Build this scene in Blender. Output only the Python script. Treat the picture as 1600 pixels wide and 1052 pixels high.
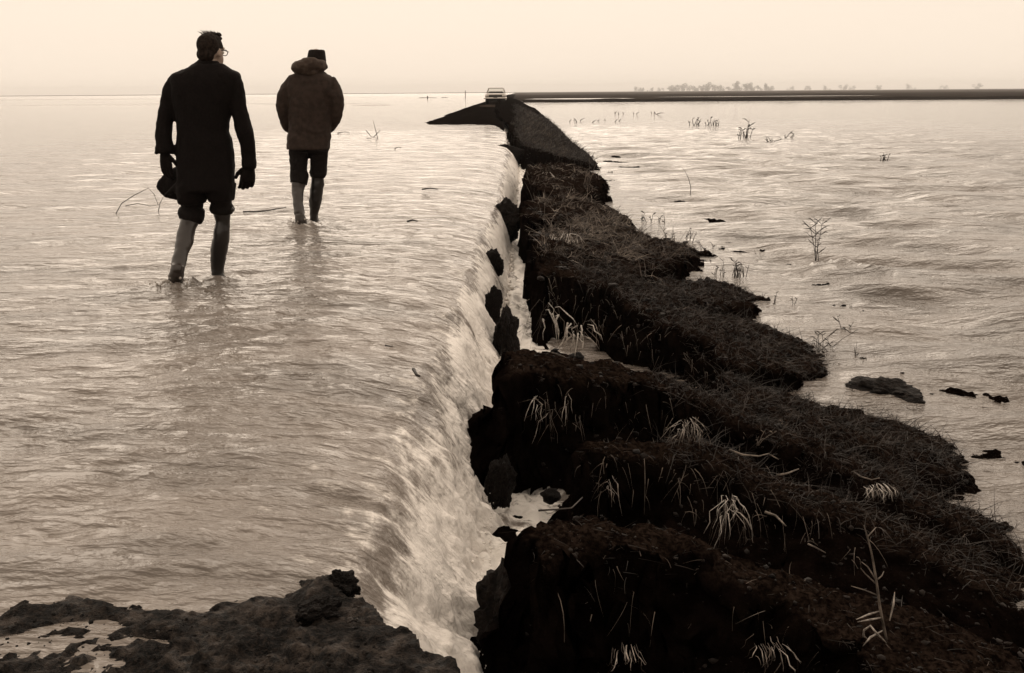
import bpy, bmesh, math, random
import numpy as np
from mathutils import Vector, Matrix

for o in list(bpy.data.objects):
    bpy.data.objects.remove(o, do_unlink=True)
scene = bpy.context.scene
COL = scene.collection
R = math.radians

# ------------------------------------------------------------------ camera
F = 1500.0; CX, CY = 800.0, 526.0; EYE = 1.4
PITCH = math.atan((526 - 144) / F); YAW = math.atan(10 / F); ROLL = R(.41)
fwd = np.array([-math.sin(YAW) * math.cos(PITCH), math.cos(YAW) * math.cos(PITCH), -math.sin(PITCH)])
rgt = np.array([math.cos(YAW), math.sin(YAW), 0.0]); upv = np.cross(rgt, fwd)
rgt, upv = rgt * math.cos(ROLL) - upv * math.sin(ROLL), upv * math.cos(ROLL) + rgt * math.sin(ROLL)
CAM = np.array([0, 0, EYE])
cd = bpy.data.cameras.new('camera'); cam = bpy.data.objects.new('camera', cd); COL.objects.link(cam)
cd.sensor_width = 36; cd.lens = 36 * F / 1600; cd.clip_start = .05; cd.clip_end = 9000
m = Matrix.Identity(4)
for i in range(3):
    m[i][0] = rgt[i]; m[i][1] = upv[i]; m[i][2] = -fwd[i]; m[i][3] = CAM[i]
cam.matrix_world = m
scene.camera = cam

# ------------------------------------------------------------------ sky, sun, exposure
SUN_AZ, SUN_EL = R(-6), R(42)             # ahead of the camera
w = bpy.data.worlds.new('World'); scene.world = w; w.use_nodes = True
nt = w.node_tree; nt.nodes.clear()
out = nt.nodes.new('ShaderNodeOutputWorld'); bg = nt.nodes.new('ShaderNodeBackground')
sky = nt.nodes.new('ShaderNodeTexSky'); sky.sky_type = 'NISHITA'; sky.sun_disc = False
sky.sun_elevation = SUN_EL; sky.sun_rotation = SUN_AZ; sky.dust_density = 6; sky.air_density = 1.5
bw = nt.nodes.new('ShaderNodeRGBToBW'); nt.links.new(sky.outputs[0], bw.inputs[0])
mx = nt.nodes.new('ShaderNodeMix'); mx.data_type = 'FLOAT'; mx.inputs['Factor'].default_value = .965   # cloud deck evens the sky out
nt.links.new(bw.outputs[0], mx.inputs['A']); mx.inputs['B'].default_value = 5.1
tint = nt.nodes.new('ShaderNodeVectorMath'); tint.operation = 'SCALE'; tint.inputs[0].default_value = (1.0, .852, .702)
nt.links.new(mx.outputs['Result'], tint.inputs['Scale'])
nt.links.new(tint.outputs[0], bg.inputs['Color']); bg.inputs['Strength'].default_value = .1
nt.links.new(bg.outputs[0], out.inputs[0])
sd = bpy.data.lights.new('sun', 'SUN'); sd.energy = .85; sd.angle = R(80); sd.color = (1, .852, .70)
so = bpy.data.objects.new('sun', sd); COL.objects.link(so)
sdir = Vector((math.sin(SUN_AZ) * math.cos(SUN_EL), math.cos(SUN_AZ) * math.cos(SUN_EL), math.sin(SUN_EL)))
so.rotation_euler = sdir.to_track_quat('Z', 'Y').to_euler(); so.location = (-40, 60, 40)
scene.view_settings.view_transform = 'Standard'; scene.view_settings.look = 'None'
scene.view_settings.exposure = 1.02; scene.view_settings.gamma = 1
scene.render.engine = 'CYCLES'
scene.cycles.use_denoising = True
scene.cycles.max_bounces = 6; scene.cycles.volume_bounces = 2; scene.cycles.transparent_max_bounces = 12

# ------------------------------------------------------------------ layout helpers (photo point -> place in the world)
def ray(px, py): return fwd + rgt * (px - CX) / F - upv * (py - CY) / F
def P(px, py, z=0.0):
    d = ray(px, py); return CAM + d * (z - EYE) / d[2]
SL0, SLK, SLX = -.08, .26, .1             # the road shoulder falls away to the right
def S(px, py, off=0.0):
    d = ray(px, py); t = (SL0 + off + SLK * SLX - EYE) / (d[2] + SLK * d[0]); return CAM + d * t
def PD(px, py, Y):
    d = ray(px, py); return CAM + d * Y / d[1]
def sm(a, b, x):
    t = np.clip((np.asarray(x, float) - a) / (b - a), 0, 1); return t * t * (3 - 2 * t)

# ------------------------------------------------------------------ noise
_rng = np.random.RandomState(7)
_perm = np.concatenate([_rng.permutation(256)] * 3)
_g = _rng.normal(size=(256, 3)); _g /= np.linalg.norm(_g, axis=1)[:, None]
def pn(x, y, z=0.0):
    x, y, z = np.broadcast_arrays(np.asarray(x, float), np.asarray(y, float), np.asarray(z, float))
    xi, yi, zi = np.floor(x).astype(int), np.floor(y).astype(int), np.floor(z).astype(int)
    xf, yf, zf = x - xi, y - yi, z - zi
    u, v, w_ = [t * t * t * (t * (t * 6 - 15) + 10) for t in (xf, yf, zf)]
    res = 0
    for dx in (0, 1):
        for dy in (0, 1):
            for dz in (0, 1):
                h = _perm[_perm[_perm[(xi + dx) & 255] + ((yi + dy) & 255)] + ((zi + dz) & 255)]
                g = _g[h]
                d = g[..., 0] * (xf - dx) + g[..., 1] * (yf - dy) + g[..., 2] * (zf - dz)
                res = res + d * (u if dx else 1 - u) * (v if dy else 1 - v) * (w_ if dz else 1 - w_)
    return res * 1.5
def fbm(x, y, z=0.0, o=4, g=.5):
    r = 0; a = 1
    for i in range(o):
        r = r + a * pn(x * 2 ** i + 13.7 * i, y * 2 ** i + 5.1 * i, z * 2 ** i + 3.3 * i); a *= g
    return r

# ------------------------------------------------------------------ object helpers
def tag(o, label=None, cat=None, group=None, kind=None):
    if label: o['label'] = label
    if cat: o['category'] = cat
    if group: o['group'] = group
    if kind: o['kind'] = kind
    return o
def link(name, me, mat, parent=None, **k):
    o = bpy.data.objects.new(name, me); COL.objects.link(o)
    if mat is not None and not me.materials: me.materials.append(mat)
    if parent is not None: o.parent = parent
    return tag(o, **k)
def empty(name, loc, **k):
    o = bpy.data.objects.new(name, None); COL.objects.link(o); o.location = loc; o.empty_display_size = .2
    bpy.context.view_layer.update()
    return tag(o, **k)
def keep(o, parent):                      # parent without moving
    o.parent = parent; o.matrix_parent_inverse = Matrix.Translation(parent.location).inverted(); return o
def mesh_np(name, V, Fq, smooth=True, attrs=None):
    V = np.asarray(V, np.float32).reshape(-1, 3); Fq = np.asarray(Fq, np.int32)
    me = bpy.data.meshes.new(name); k = Fq.shape[1]
    me.vertices.add(len(V)); me.vertices.foreach_set('co', V.ravel())
    me.loops.add(Fq.size); me.loops.foreach_set('vertex_index', Fq.ravel())
    me.polygons.add(len(Fq)); me.polygons.foreach_set('loop_start', np.arange(0, Fq.size, k, dtype=np.int32))
    me.polygons.foreach_set('use_smooth', np.full(len(Fq), smooth))
    for nme, val in (attrs or {}).items():
        val = np.asarray(val, np.float32)
        if val.ndim == 2:
            a = me.attributes.new(nme, 'FLOAT_VECTOR', 'POINT'); a.data.foreach_set('vector', val.ravel())
        else:
            a = me.attributes.new(nme, 'FLOAT', 'POINT'); a.data.foreach_set('value', val.ravel())
    me.update(calc_edges=True); me.validate()
    return me
def grid_faces(n, mcol, mask=None):
    i = np.arange(n * mcol).reshape(n, mcol)
    q = np.stack([i[:-1, :-1], i[:-1, 1:], i[1:, 1:], i[1:, :-1]], -1)
    if mask is not None: q = q[mask]
    return q.reshape(-1, 4)
def compact(V, Fq, attrs):
    used = np.unique(Fq); mp = np.full(len(V), -1); mp[used] = np.arange(len(used))
    return V[used], mp[Fq], {k: v[used] for k, v in attrs.items()}
def pyd(name, v, f, smooth=True):
    me = bpy.data.meshes.new(name); me.from_pydata([tuple(map(float, a)) for a in v], [], f); me.update()
    if smooth: me.polygons.foreach_set('use_smooth', [True] * len(me.polygons))
    return me
def join(parts):
    v = []; f = []
    for a, b in parts:
        n = len(v); v.extend(a); f.extend([[i + n for i in q] for q in b])
    return v, f

# solids: every function returns (verts, faces)
def nrm(a): a = np.asarray(a, float); return a / (np.linalg.norm(a) + 1e-12)
def loft(path, rad, ref=(1, 0, 0), n=20, p=2.0):
    path = [np.asarray(q, float) for q in path]; V = []; K = len(path)
    for i in range(K):
        t = nrm(path[min(i + 1, K - 1)] - path[max(i - 1, 0)])
        ax = nrm(np.array(ref, float) - t * np.dot(t, ref)); ay = np.cross(t, ax)
        rx, ry = rad[i] if np.ndim(rad[i]) else (rad[i], rad[i])
        for j in range(n):
            a = 2 * math.pi * j / n; c, s = math.cos(a), math.sin(a)
            c = math.copysign(abs(c) ** (2 / p), c); s = math.copysign(abs(s) ** (2 / p), s)
            V.append(path[i] + ax * rx * c + ay * ry * s)
    Fs = [[i * n + j, i * n + (j + 1) % n, (i + 1) * n + (j + 1) % n, (i + 1) * n + j] for i in range(K - 1) for j in range(n)]
    Fs.append(list(range(n))[::-1]); Fs.append(list(range((K - 1) * n, K * n)))
    return V, Fs
def hloft(path, rad, n=28, p=2.2):
    V = []; K = len(path)
    for c, (rx, ry) in zip(path, rad):
        for j in range(n):
            a = 2 * math.pi * j / n; x, y = math.cos(a), math.sin(a)
            x = math.copysign(abs(x) ** (2 / p), x); y = math.copysign(abs(y) ** (2 / p), y)
            V.append(np.asarray(c) + np.array([rx * x, ry * y, 0]))
    Fs = [[i * n + j, i * n + (j + 1) % n, (i + 1) * n + (j + 1) % n, (i + 1) * n + j] for i in range(K - 1) for j in range(n)]
    Fs.append(list(range(n))[::-1]); Fs.append(list(range((K - 1) * n, K * n)))
    return V, [q[::-1] for q in Fs]
def ell(c, r, rot=None, nu=20, nv=14):
    V = []; Fs = []; c = np.asarray(c, float)
    for i in range(1, nv):
        th = math.pi * i / nv
        for j in range(nu):
            a = 2 * math.pi * j / nu
            q = np.array([r[0] * math.sin(th) * math.cos(a), r[1] * math.sin(th) * math.sin(a), r[2] * math.cos(th)])
            if rot is not None: q = rot @ q
            V.append(c + q)
    top = np.array([0, 0, r[2]]); top = rot @ top if rot is not None else top
    V.append(c + top); V.append(c - top)
    for i in range(nv - 2):
        for j in range(nu):
            Fs.append([i * nu + j, (i + 1) * nu + j, (i + 1) * nu + (j + 1) % nu, i * nu + (j + 1) % nu])
    N = (nv - 1) * nu
    for j in range(nu):
        Fs.append([N, j, (j + 1) % nu]); Fs.append([N + 1, (nv - 2) * nu + (j + 1) % nu, (nv - 2) * nu + j])
    return V, Fs
def box(c, s, rot=None):
    V = []
    for x in (-1, 1):
        for y in (-1, 1):
            for z in (-1, 1):
                q = np.array([x * s[0] / 2, y * s[1] / 2, z * s[2] / 2])
                if rot is not None: q = rot @ q
                V.append(np.asarray(c, float) + q)
    return V, [[0, 1, 3, 2], [4, 6, 7, 5], [0, 4, 5, 1], [2, 3, 7, 6], [0, 2, 6, 4], [1, 5, 7, 3]]
def solid(name, parts, voxel, smooth, mat, parent=None, wr=None, **k):
    """union of closed shapes into one continuous skin"""
    v, f = join(parts); me = pyd(name + '_raw', v, f)
    o = bpy.data.objects.new('tmp', me); COL.objects.link(o)
    md = o.modifiers.new('r', 'REMESH'); md.mode = 'VOXEL'; md.voxel_size = voxel; md.use_smooth_shade = True
    if smooth:
        s = o.modifiers.new('s', 'SMOOTH'); s.factor = .5; s.iterations = smooth
    dg = bpy.context.evaluated_depsgraph_get(); dg.update()
    m2 = bpy.data.meshes.new_from_object(o.evaluated_get(dg)); m2.name = name
    bpy.data.objects.remove(o, do_unlink=True); bpy.data.meshes.remove(me)
    if wr is not None:
        n = len(m2.vertices); co = np.empty(n * 3, np.float32); m2.vertices.foreach_get('co', co); co = co.reshape(-1, 3)
        no = np.empty(n * 3, np.float32); m2.vertices.foreach_get('normal', no); no = no.reshape(-1, 3)
        co = co + no * wr(co)[:, None].astype(np.float32); m2.vertices.foreach_set('co', co.astype(np.float32).ravel()); m2.update()
    m2.polygons.foreach_set('use_smooth', [True] * len(m2.polygons))
    ob = link(name, m2, mat, None, **k)
    if parent is not None: keep(ob, parent)
    return ob
def tubes(paths, sides=5):
    parts = [loft(p_, r_, ref=(.31, .17, .93) if abs(nrm(np.asarray(p_[-1]) - np.asarray(p_[0]))[2]) < .8 else (1, 0, 0), n=sides) for p_, r_ in paths]
    return join(parts)

# ------------------------------------------------------------------ materials
def mat(name, col, rough=.6, spec=.5):
    mt = bpy.data.materials.new(name); mt.use_nodes = True
    b = mt.node_tree.nodes['Principled BSDF']
    b.inputs['Base Color'].default_value = (*col, 1); b.inputs['Roughness'].default_value = rough
    b.inputs['Specular IOR Level'].default_value = spec
    return mt, mt.node_tree, b
def nmix(nt_, fac, a, b):
    n = nt_.nodes.new('ShaderNodeMix'); n.data_type = 'RGBA'
    for sk, v in ((n.inputs['Factor'], fac), (n.inputs['A'], a), (n.inputs['B'], b)):
        if hasattr(v, 'is_linked') or isinstance(v, bpy.types.NodeSocket): nt_.links.new(v, sk)
        else: sk.default_value = v if np.ndim(v) == 0 else (*v, 1)
    return n.outputs['Result']
def nnoise(nt_, scale, detail=4, rough=.55, vec=None, mapscale=None):
    n = nt_.nodes.new('ShaderNodeTexNoise'); n.inputs['Scale'].default_value = scale
    n.inputs['Detail'].default_value = detail; n.inputs['Roughness'].default_value = rough
    if vec is None:
        vec = nt_.nodes.new('ShaderNodeTexCoord').outputs['Object']
    if mapscale is not None:
        mp = nt_.nodes.new('ShaderNodeMapping'); mp.inputs['Scale'].default_value = mapscale
        nt_.links.new(vec, mp.inputs['Vector']); vec = mp.outputs['Vector']
    nt_.links.new(vec, n.inputs['Vector'])
    return n.outputs['Fac']
def nramp(nt_, src, a, b):
    n = nt_.nodes.new('ShaderNodeMapRange'); n.inputs['From Min'].default_value = a; n.inputs['From Max'].default_value = b
    n.interpolation_type = 'SMOOTHSTEP'
    nt_.links.new(src, n.inputs['Value']); return n.outputs['Result']
def nmath(nt_, op, a, b=None):
    n = nt_.nodes.new('ShaderNodeMath'); n.operation = op
    for i, v in enumerate((a, b)):
        if v is None: continue
        if isinstance(v, bpy.types.NodeSocket): nt_.links.new(v, n.inputs[i])
        else: n.inputs[i].default_value = v
    return n.outputs[0]
def nattr(nt_, name, vec=False):
    n = nt_.nodes.new('ShaderNodeAttribute'); n.attribute_name = name
    return n.outputs['Vector' if vec else 'Fac']
def nbump(nt_, b, h, strength, dist):
    n = nt_.nodes.new('ShaderNodeBump'); n.inputs['Strength'].default_value = strength; n.inputs['Distance'].default_value = dist
    nt_.links.new(h, n.inputs['Height']); nt_.links.new(n.outputs[0], b.inputs['Normal'])

def simple(name, c1, c2, scale=20, rough=.7, bump=.4, dist=.01, spec=.4):
    mt, t, b = mat(name, c1, rough, spec)
    n = nnoise(t, scale, 5)
    t.links.new(nmix(t, nramp(t, n, .35, .68), c1, c2), b.inputs['Base Color'])
    if bump: nbump(t, b, n, bump, dist)
    return mt

MUD = (.185, .157, .135); MUD2 = (.118, .099, .084); FOAM = (.74, .695, .65)
def water_mat(name, mud, mud2, foam, ripple=1.5, rough=.06, scl=1.0):
    mt, t, b = mat(name, mud, rough, .5)
    b.inputs['IOR'].default_value = 1.333
    fl = nattr(t, 'flow', True); fo = nattr(t, 'foam')
    streak = nnoise(t, 1.0, 8, .68, fl, (3.0, 15, 1))
    blob = nnoise(t, 1.0, 7, .66, fl, (9, 13, 1))
    big = nnoise(t, .9, 4, .6, None, (.7, 1.6, 1))
    body = nmix(t, nramp(t, big, .35, .7), mud, mud2)
    s = nmath(t, 'ADD', nmath(t, 'MULTIPLY', streak, .5), nmath(t, 'MULTIPLY', blob, .5))
    thr = nmath(t, 'SUBTRACT', .81, nmath(t, 'MULTIPLY', fo, .52))
    mk = nramp(t, nmath(t, 'SUBTRACT', s, thr), -.09, .10)
    t.links.new(nmix(t, mk, body, foam), b.inputs['Base Color'])
    t.links.new(nmath(t, 'ADD', rough, nmath(t, 'MULTIPLY', mk, .4)), b.inputs['Roughness'])
    wv = nnoise(t, 1.0, 4, .55, None, (5 * scl, 12.5 * scl, 5))
    wv2 = nnoise(t, 1.0, 2, .5, None, (20, 40, 24))
    h = nmath(t, 'ADD', nmath(t, 'MULTIPLY', wv, ripple), nmath(t, 'ADD', nmath(t, 'MULTIPLY', wv2, .26 * ripple), nmath(t, 'MULTIPLY', nmath(t, 'MULTIPLY', s, fo), 1.6)))
    lw = nnoise(t, 1.0, 3, .55, None, (1.7 * scl, 4.2 * scl, 1.3))
    h = nmath(t, 'ADD', h, nmath(t, 'MULTIPLY', lw, 2.2 * ripple))
    nbump(t, b, h, .9, .034)
    return mt
M = {}
M['flood'] = water_mat('muddy_flood_water', MUD, MUD2, FOAM)
M['lake'] = water_mat('lake_water', (.14, .118, .101), (.085, .071, .060), (.74, .70, .655), 1.8, .05, .55)
def soil_mat():
    mt, t, b = mat('wet_black_soil', (.02, .014, .011), .62, .0)
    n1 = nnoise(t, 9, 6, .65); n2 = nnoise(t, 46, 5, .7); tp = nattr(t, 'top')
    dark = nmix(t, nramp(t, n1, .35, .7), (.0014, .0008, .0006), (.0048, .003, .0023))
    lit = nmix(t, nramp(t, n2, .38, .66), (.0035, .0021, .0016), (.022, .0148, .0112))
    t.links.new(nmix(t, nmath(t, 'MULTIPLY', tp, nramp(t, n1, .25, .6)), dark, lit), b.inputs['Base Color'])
    r = nmath(t, 'ADD', .6, nmath(t, 'MULTIPLY', n2, .35)); t.links.new(r, b.inputs['Roughness'])
    nbump(t, b, nmath(t, 'ADD', nmath(t, 'MULTIPLY', n1, .5), n2), .8, .02)
    return mt
M['soil'] = soil_mat()
M['clod'] = simple('clod_soil', (.0025, .0016, .0013), (.014, .0095, .0074), 7, .7, 1.0, .05, .12)
def gravel_mat():
    mt, t, b = mat('muddy_gravel', (.02, .014, .011), .6, .15)
    a = nnoise(t, 8, 4, .6); c = nnoise(t, 26, 6, .7); e = nnoise(t, 75, 4, .7)
    wet = nmix(t, nramp(t, c, .40, .60), (.003, .002, .0016), (.055, .042, .034))
    lum = nmix(t, nramp(t, e, .45, .62), (.0012, .0008, .0006), (.020, .0145, .0115))
    t.links.new(nmix(t, nramp(t, a, .42, .60), lum, wet), b.inputs['Base Color'])
    t.links.new(nmath(t, 'SUBTRACT', .85, nmath(t, 'MULTIPLY', nramp(t, a, .4, .7), .45)), b.inputs['Roughness'])
    nbump(t, b, nmath(t, 'ADD', nmath(t, 'MULTIPLY', c, 1.3), nmath(t, 'MULTIPLY', e, .6)), 1.0, .03)
    return mt
M['gravel'] = gravel_mat()
M['road'] = simple('dark_dirt_road', (.0025, .0016, .0013), (.007, .0048, .0038), 2.2, 1.0, .6, .03, .0)
M['straw'] = simple('dead_straw', (.03, .022, .017), (.13, .10, .08), 7, .7, 0)
M['palestraw'] = simple('pale_straw', (.07, .056, .045), (.28, .235, .195), 7, .7, 0)
M['reed'] = simple('dark_weed', (.006, .004, .003), (.034, .0245, .019), 9, .7, 0)
M['ice'] = simple('ice_crust', (.22, .195, .17), (.52, .475, .43), 60, .3, .5, .006)
M['spray'] = simple('white_spray', (.62, .58, .54), (.76, .72, .67), 30, .35, 0)
M['icestraw'] = simple('frosted_straw', (.10, .082, .068), (.34, .295, .255), 45, .5, .3, .004)
M['twig'] = simple('bare_twig', (.045, .034, .026), (.17, .135, .108), 25, .7, 0)
M['coat'] = simple('black_wool', (.0035, .0022, .002), (.007, .0046, .004), 60, .9, .4, .004, .12)
M['parka'] = simple('brown_parka_cloth', (.020, .0125, .0092), (.034, .0215, .016), 18, .8, .35, .006, .2)
M['hood'] = simple('hood_cloth', (.035, .023, .017), (.06, .041, .031), 20, .8, .4, .006, .2)
M['trouser'] = simple('dark_trousers', (.0045, .003, .0026), (.009, .006, .005), 50, .8, .3, .004, .15)
M['rubber'] = simple('wet_rubber', (.005, .0033, .0027), (.009, .0063, .005), 2.0, .3, 0, .012, .5)
M['rubbersheen'] = simple('rubber_painted_sheen', (.024, .0175, .014), (.038, .029, .0235), 2.0, .3, 0, .012, .5)  # lighter copy of boot rubber: wet sheen and side light painted as colour
M['skin'] = simple('skin', (.26, .19, .15), (.32, .24, .19), 14, .55, .15, .003)
M['hair'] = simple('dark_hair', (.009, .006, .0046), (.024, .0163, .0125), 70, .85, .6, .004, .1)
M['cap'] = simple('knit_cap', (.007, .005, .004), (.014, .0095, .008), 90, .9, .7, .005, .15)
M['frame'] = simple('black_frame', (.01, .008, .007), (.02, .015, .012), 40, .3, 0)
M['paint'] = simple('pale_car_paint', (.30, .27, .24), (.36, .325, .29), 3, .3, 0)
M['dark'] = simple('black_grille', (.006, .005, .004), (.012, .009, .008), 9, .6, 0)
M['tyre'] = simple('tyre_rubber', (.008, .006, .005), (.016, .012, .01), 9, .8, 0)
M['chrome'] = simple('dull_chrome', (.55, .51, .47), (.62, .58, .53), 4, .22, 0); M['chrome'].node_tree.nodes['Principled BSDF'].inputs['Metallic'].default_value = .9
M['lamp'] = simple('lamp_glass', (.6, .56, .5), (.68, .64, .58), 9, .1, 0)
M['field'] = simple('ploughed_field', (.014, .010, .008), (.034, .026, .021), .25, 1.0, .5, .1, .0)
M['bankfar'] = simple('far_bank_soil', (.006, .0042, .0034), (.016, .0115, .009), .5, 1.0, .5, .1, .0)
M['land'] = simple('far_land', (.04, .033, .028), (.075, .063, .054), .02, 1.0, 0, .01, .0)
M['bar'] = simple('wet_mudflat', (.09, .075, .063), (.15, .128, .108), .3, .35, .3, .05)
M['puddle'] = simple('muddy_puddle', (.03, .022, .018), (.05, .038, .031), .9, .9, .2, .02, .0)
M['ground'] = simple('ground_soil', (.03, .022, .017), (.05, .038, .03), .05, .9, 0)
M['bark'] = simple('bark', (.03, .022, .018), (.06, .046, .037), 2, .9, 0)
M['leaf'] = simple('bare_crown', (.035, .027, .022), (.06, .047, .038), .7, .9, 0)
M['post'] = simple('weathered_post', (.02, .015, .012), (.05, .038, .03), 6, .8, 0)
def glass_mat():
    mt = bpy.data.materials.new('car_glass'); mt.use_nodes = True; t = mt.node_tree
    b = t.nodes['Principled BSDF']; b.inputs['Base Color'].default_value = (.9, .9, .88, 1)
    b.inputs['Roughness'].default_value = .02; b.inputs['Transmission Weight'].default_value = 1; b.inputs['IOR'].default_value = 1.05
    return mt
M['glass'] = glass_mat()

# =================================================================== THE SETTING
ZL = -.70                                   # level of the lake below the road
# the lip of the road where the flood spills over, measured along the road
_by = np.array([0., 2.5, 2.7, 2.9, 3.15, 3.6, 4.1, 4.7, 5.4, 6.4, 7.6, 8.9, 10.7, 11.8, 13.7, 19, 27.7, 36, 42.5, 60])
_bx = np.array([-.53, -.53, -.53, -.53, -.55, -.58, -.58, -.56, -.54, -.50, -.48, -.44, -.45, -.37, -.30, -.31, -.33, -.4, -.6, -.8])
_fy = np.array([0., 3.3, 4.9, 5.6, 7.8, 8.9, 10.8, 13.3, 16.3, 21.8, 27.6, 31.7, 42, 60])
_fx = np.array([-.12, -.12, -.14, -.13, -.11, -.10, -.09, -.06, -.05, .03, .08, .02, -.2, -.3])
def lip(y): return np.interp(y, _by, _bx) + .055 * pn(y * 1.9, 3.3) + .045 * pn(y * 4.7, 9.1)
def foot(y): return np.interp(y, _fy, _fx) + .03 * pn(y * 2.3, 21.7)

def series(a, b, k, c):
    r = [a]
    while r[-1] < b: r.append(r[-1] + c + k * abs(r[-1]))
    return np.array(r)

# places where boots break the water
BOOTS = [tuple(P(276, 446)[:2]), tuple(P(345, 433)[:2]), tuple(P(470, 353)[:2]), tuple(P(493, 345)[:2])]
def fade(lam, sp): return sm(1.6, 3.6, lam / sp)

def build_flood():
    yv = series(.9, 47, .0043, .0035); n = len(yv)
    av = [0.]
    while av[-1] < 46: av.append(av[-1] + .0115 + .0135 * av[-1])
    av = np.array(av)[::-1]; tv = np.linspace(0, 1, 92)[1:]
    xb, xf = lip(yv), foot(yv)
    Y = np.repeat(yv[:, None], len(av), 1)
    A = np.repeat(av[None], n, 0); X = xb[:, None] - A
    sy = np.gradient(yv)[:, None]; sx = np.abs(np.gradient(av))[None]
    sp = np.maximum(sy, sx)
    Z = -.11 * np.exp(-A / .42)
    c, s_ = math.cos(R(14)), math.sin(R(14))
    U, W = X * c + Y * s_, -X * s_ + Y * c
    far = sm(1.0, 3.0, A)
    Z = Z + (.024 + .016 * far) * pn(U * .9, W * 2.0, .3) * fade(.4, sp)
    Z = Z + .021 * pn(U * 2.4 + .6 * pn(U * .7, W * .7), W * 5.6, 1.3) * fade(.16, sp)
    rid = 1 - np.abs(pn(U * 3.6 + .5 * pn(X * 1.1, Y * 1.3), W * 8.0, 2.3)) * 2
    Z = Z + .0115 * rid * fade(.11, sp)
    Z = Z + .0050 * fbm(U * 8, W * 18, 4.4, 2) * fade(.05, sp)
    # grooves drawn out towards the lip
    gr = pn(X * 2.2 + 4, Y * 11 + .9 * pn(X * 1.5, Y * 2.), 7.7)
    gm = lambda y_: .35 + .9 * sm(-.2, .6, pn(y_ * 1.3, 77.))
    rip0 = Z[:, -1] + .11
    Z = Z + .030 * gm(Y) * gr * np.exp(-(A / .5) ** 2) * fade(.09, sy)
    # a standing ripple across the near sheet
    line = np.array([P(q[0], q[1])[:2] for q in ((60, 772), (140, 793), (220, 805), (300, 822), (400, 845), (455, 850))])
    ly = np.interp(X, line[:, 0], line[:, 1]); inside = sm(line[0, 0], line[0, 0] + .4, X) * (1 - sm(line[-1, 0] - .25, line[-1, 0], X))
    Z = Z + inside * .004 * (np.exp(-((Y - ly) / .022) ** 2) - .8 * np.exp(-((Y - ly + .035) / .022) ** 2))
    foam = .12 + .36 * np.exp(-(A / .36)) + .08 * fbm(X * .8, Y * .8, 9., 2)
    for k, (bx, by) in enumerate(BOOTS):
        d = np.hypot(X - bx, (Y - by) * .9) * (1 if k < 2 else 1.1); a_ = 1.5 if k in (0, 2) else .8
        Z = Z + a_ * .022 * np.exp(-((d - .11) / .05) ** 2) * (1 + 1.3 * pn(X * 14, Y * 14, 3)) + a_ * .008 * np.cos(d * 42) * np.exp(-d / .22)
        wake = np.exp(-((X - bx - .25) / .5) ** 2) * np.exp(-((Y - by + .12) / .3) ** 2)
        Z = Z + a_ * .012 * wake * fbm(X * 7, Y * 9, 5.5, 3)
        foam = foam + a_ * .42 * np.exp(-(d / .15) ** 2)
    flow1 = np.stack([X, Y + 0 * X, np.zeros_like(X)], -1)
    V1 = np.stack([X, Y, Z], -1)
    # the falling sheet
    T = np.repeat(tv[None], n, 0); Y2 = np.repeat(yv[:, None], len(tv), 1)
    Wd = (xf - xb)[:, None]
    px = T * (1.08 - .08 * T); X2 = xb[:, None] + Wd * px
    bulge = .05 * pn(Y2 * 1.6, T * 1.1, 31.)
    Z2 = -.11 - .13 * T - .52 * T ** 1.75 + bulge * np.sin(np.pi * T) ** 2
    L = T * .95
    warp = .55 * pn(Y2 * 2.1, L * 1.4, 11.) + .2 * pn(Y2 * 5, L * 3., 12.)
    rg = pn((Y2 + .05 * warp) * 12, L * 1.6 + 3, 7.7) * .6 + pn((Y2 + .06 * warp) * 27, L * 3.0, 8.8) * .35
    rg2 = fbm(Y2 * 12, L * 6, 2.2, 4)
    step = sm(0, .15, T)
    mod = .35 + 1.1 * sm(-.5, .6, pn(Y2 * 1.4, L * 1.2, 41.))
    bil = pn(Y2 * 4.2 + .8 * warp, L * 2.6, 51.) + .5 * pn(Y2 * 8.5 + warp, L * 4.6, 52.)
    D = step * (.022 * rg * mod + .045 * sm(.05, .6, T) * bil + .030 * sm(.2, .9, T) * rg2) * (1 + .5 * sm(.3, 1, T)) + .030 * (1 - step) * gm(Y2) * pn(X2 * 2.2 + 4, Y2 * 11 + .9 * pn(X2 * 1.5, Y2 * 2.), 7.7)
    D = D * (.35 + .65 * fade(.09, sy))
    nx = (.55 + .4 * T) * sm(0, .18, T); nz = np.sqrt(np.maximum(.05, 1 - nx * nx))
    X2 = X2 + D * nx; Z2 = Z2 + D * nz + rip0[:, None] * (1 - sm(0, .4, T))
    f2 = .48 + .32 * sm(.05, .45, T) + .30 * step * fbm(Y2 * 1.3, T * 1.6, 15., 3) + .30 * sm(.75, 1, T)
    flow2 = np.stack([xb[:, None] + L, Y2 + .09 * warp * sm(0, .3, T), np.zeros_like(T)], -1)
    V2 = np.stack([X2, Y2, Z2], -1)
    V = np.concatenate([V1, V2], 1); foam = np.concatenate([foam, f2], 1); flow = np.concatenate([flow1, flow2], 1)
    k = len(av)
    fa = grid_faces(n, V.shape[1])
    # shared smooth normals so the two sheets meet without a seam
    du = np.gradient(V, axis=1); dv = np.gradient(V, axis=0); N = np.cross(du, dv); N /= np.linalg.norm(N, axis=-1, keepdims=True)
    cols = (fa[:, 0] % V.shape[1])
    at = {'foam': foam.reshape(-1), 'flow': flow.reshape(-1, 3), 'nn': N.reshape(-1, 3)}
    for nme, sel, lab in (('flood_water', cols < k - 1, None), ('waterfall', cols >= k - 1, None)):
        v, f, a = compact(V.reshape(-1, 3), fa[sel], at); nn = a.pop('nn')
        me = mesh_np(nme, v, f, True, a); me.normals_split_custom_set_from_vertices(nn.tolist())
        link(nme, me, M['flood'], kind='structure')
build_flood()

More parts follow.
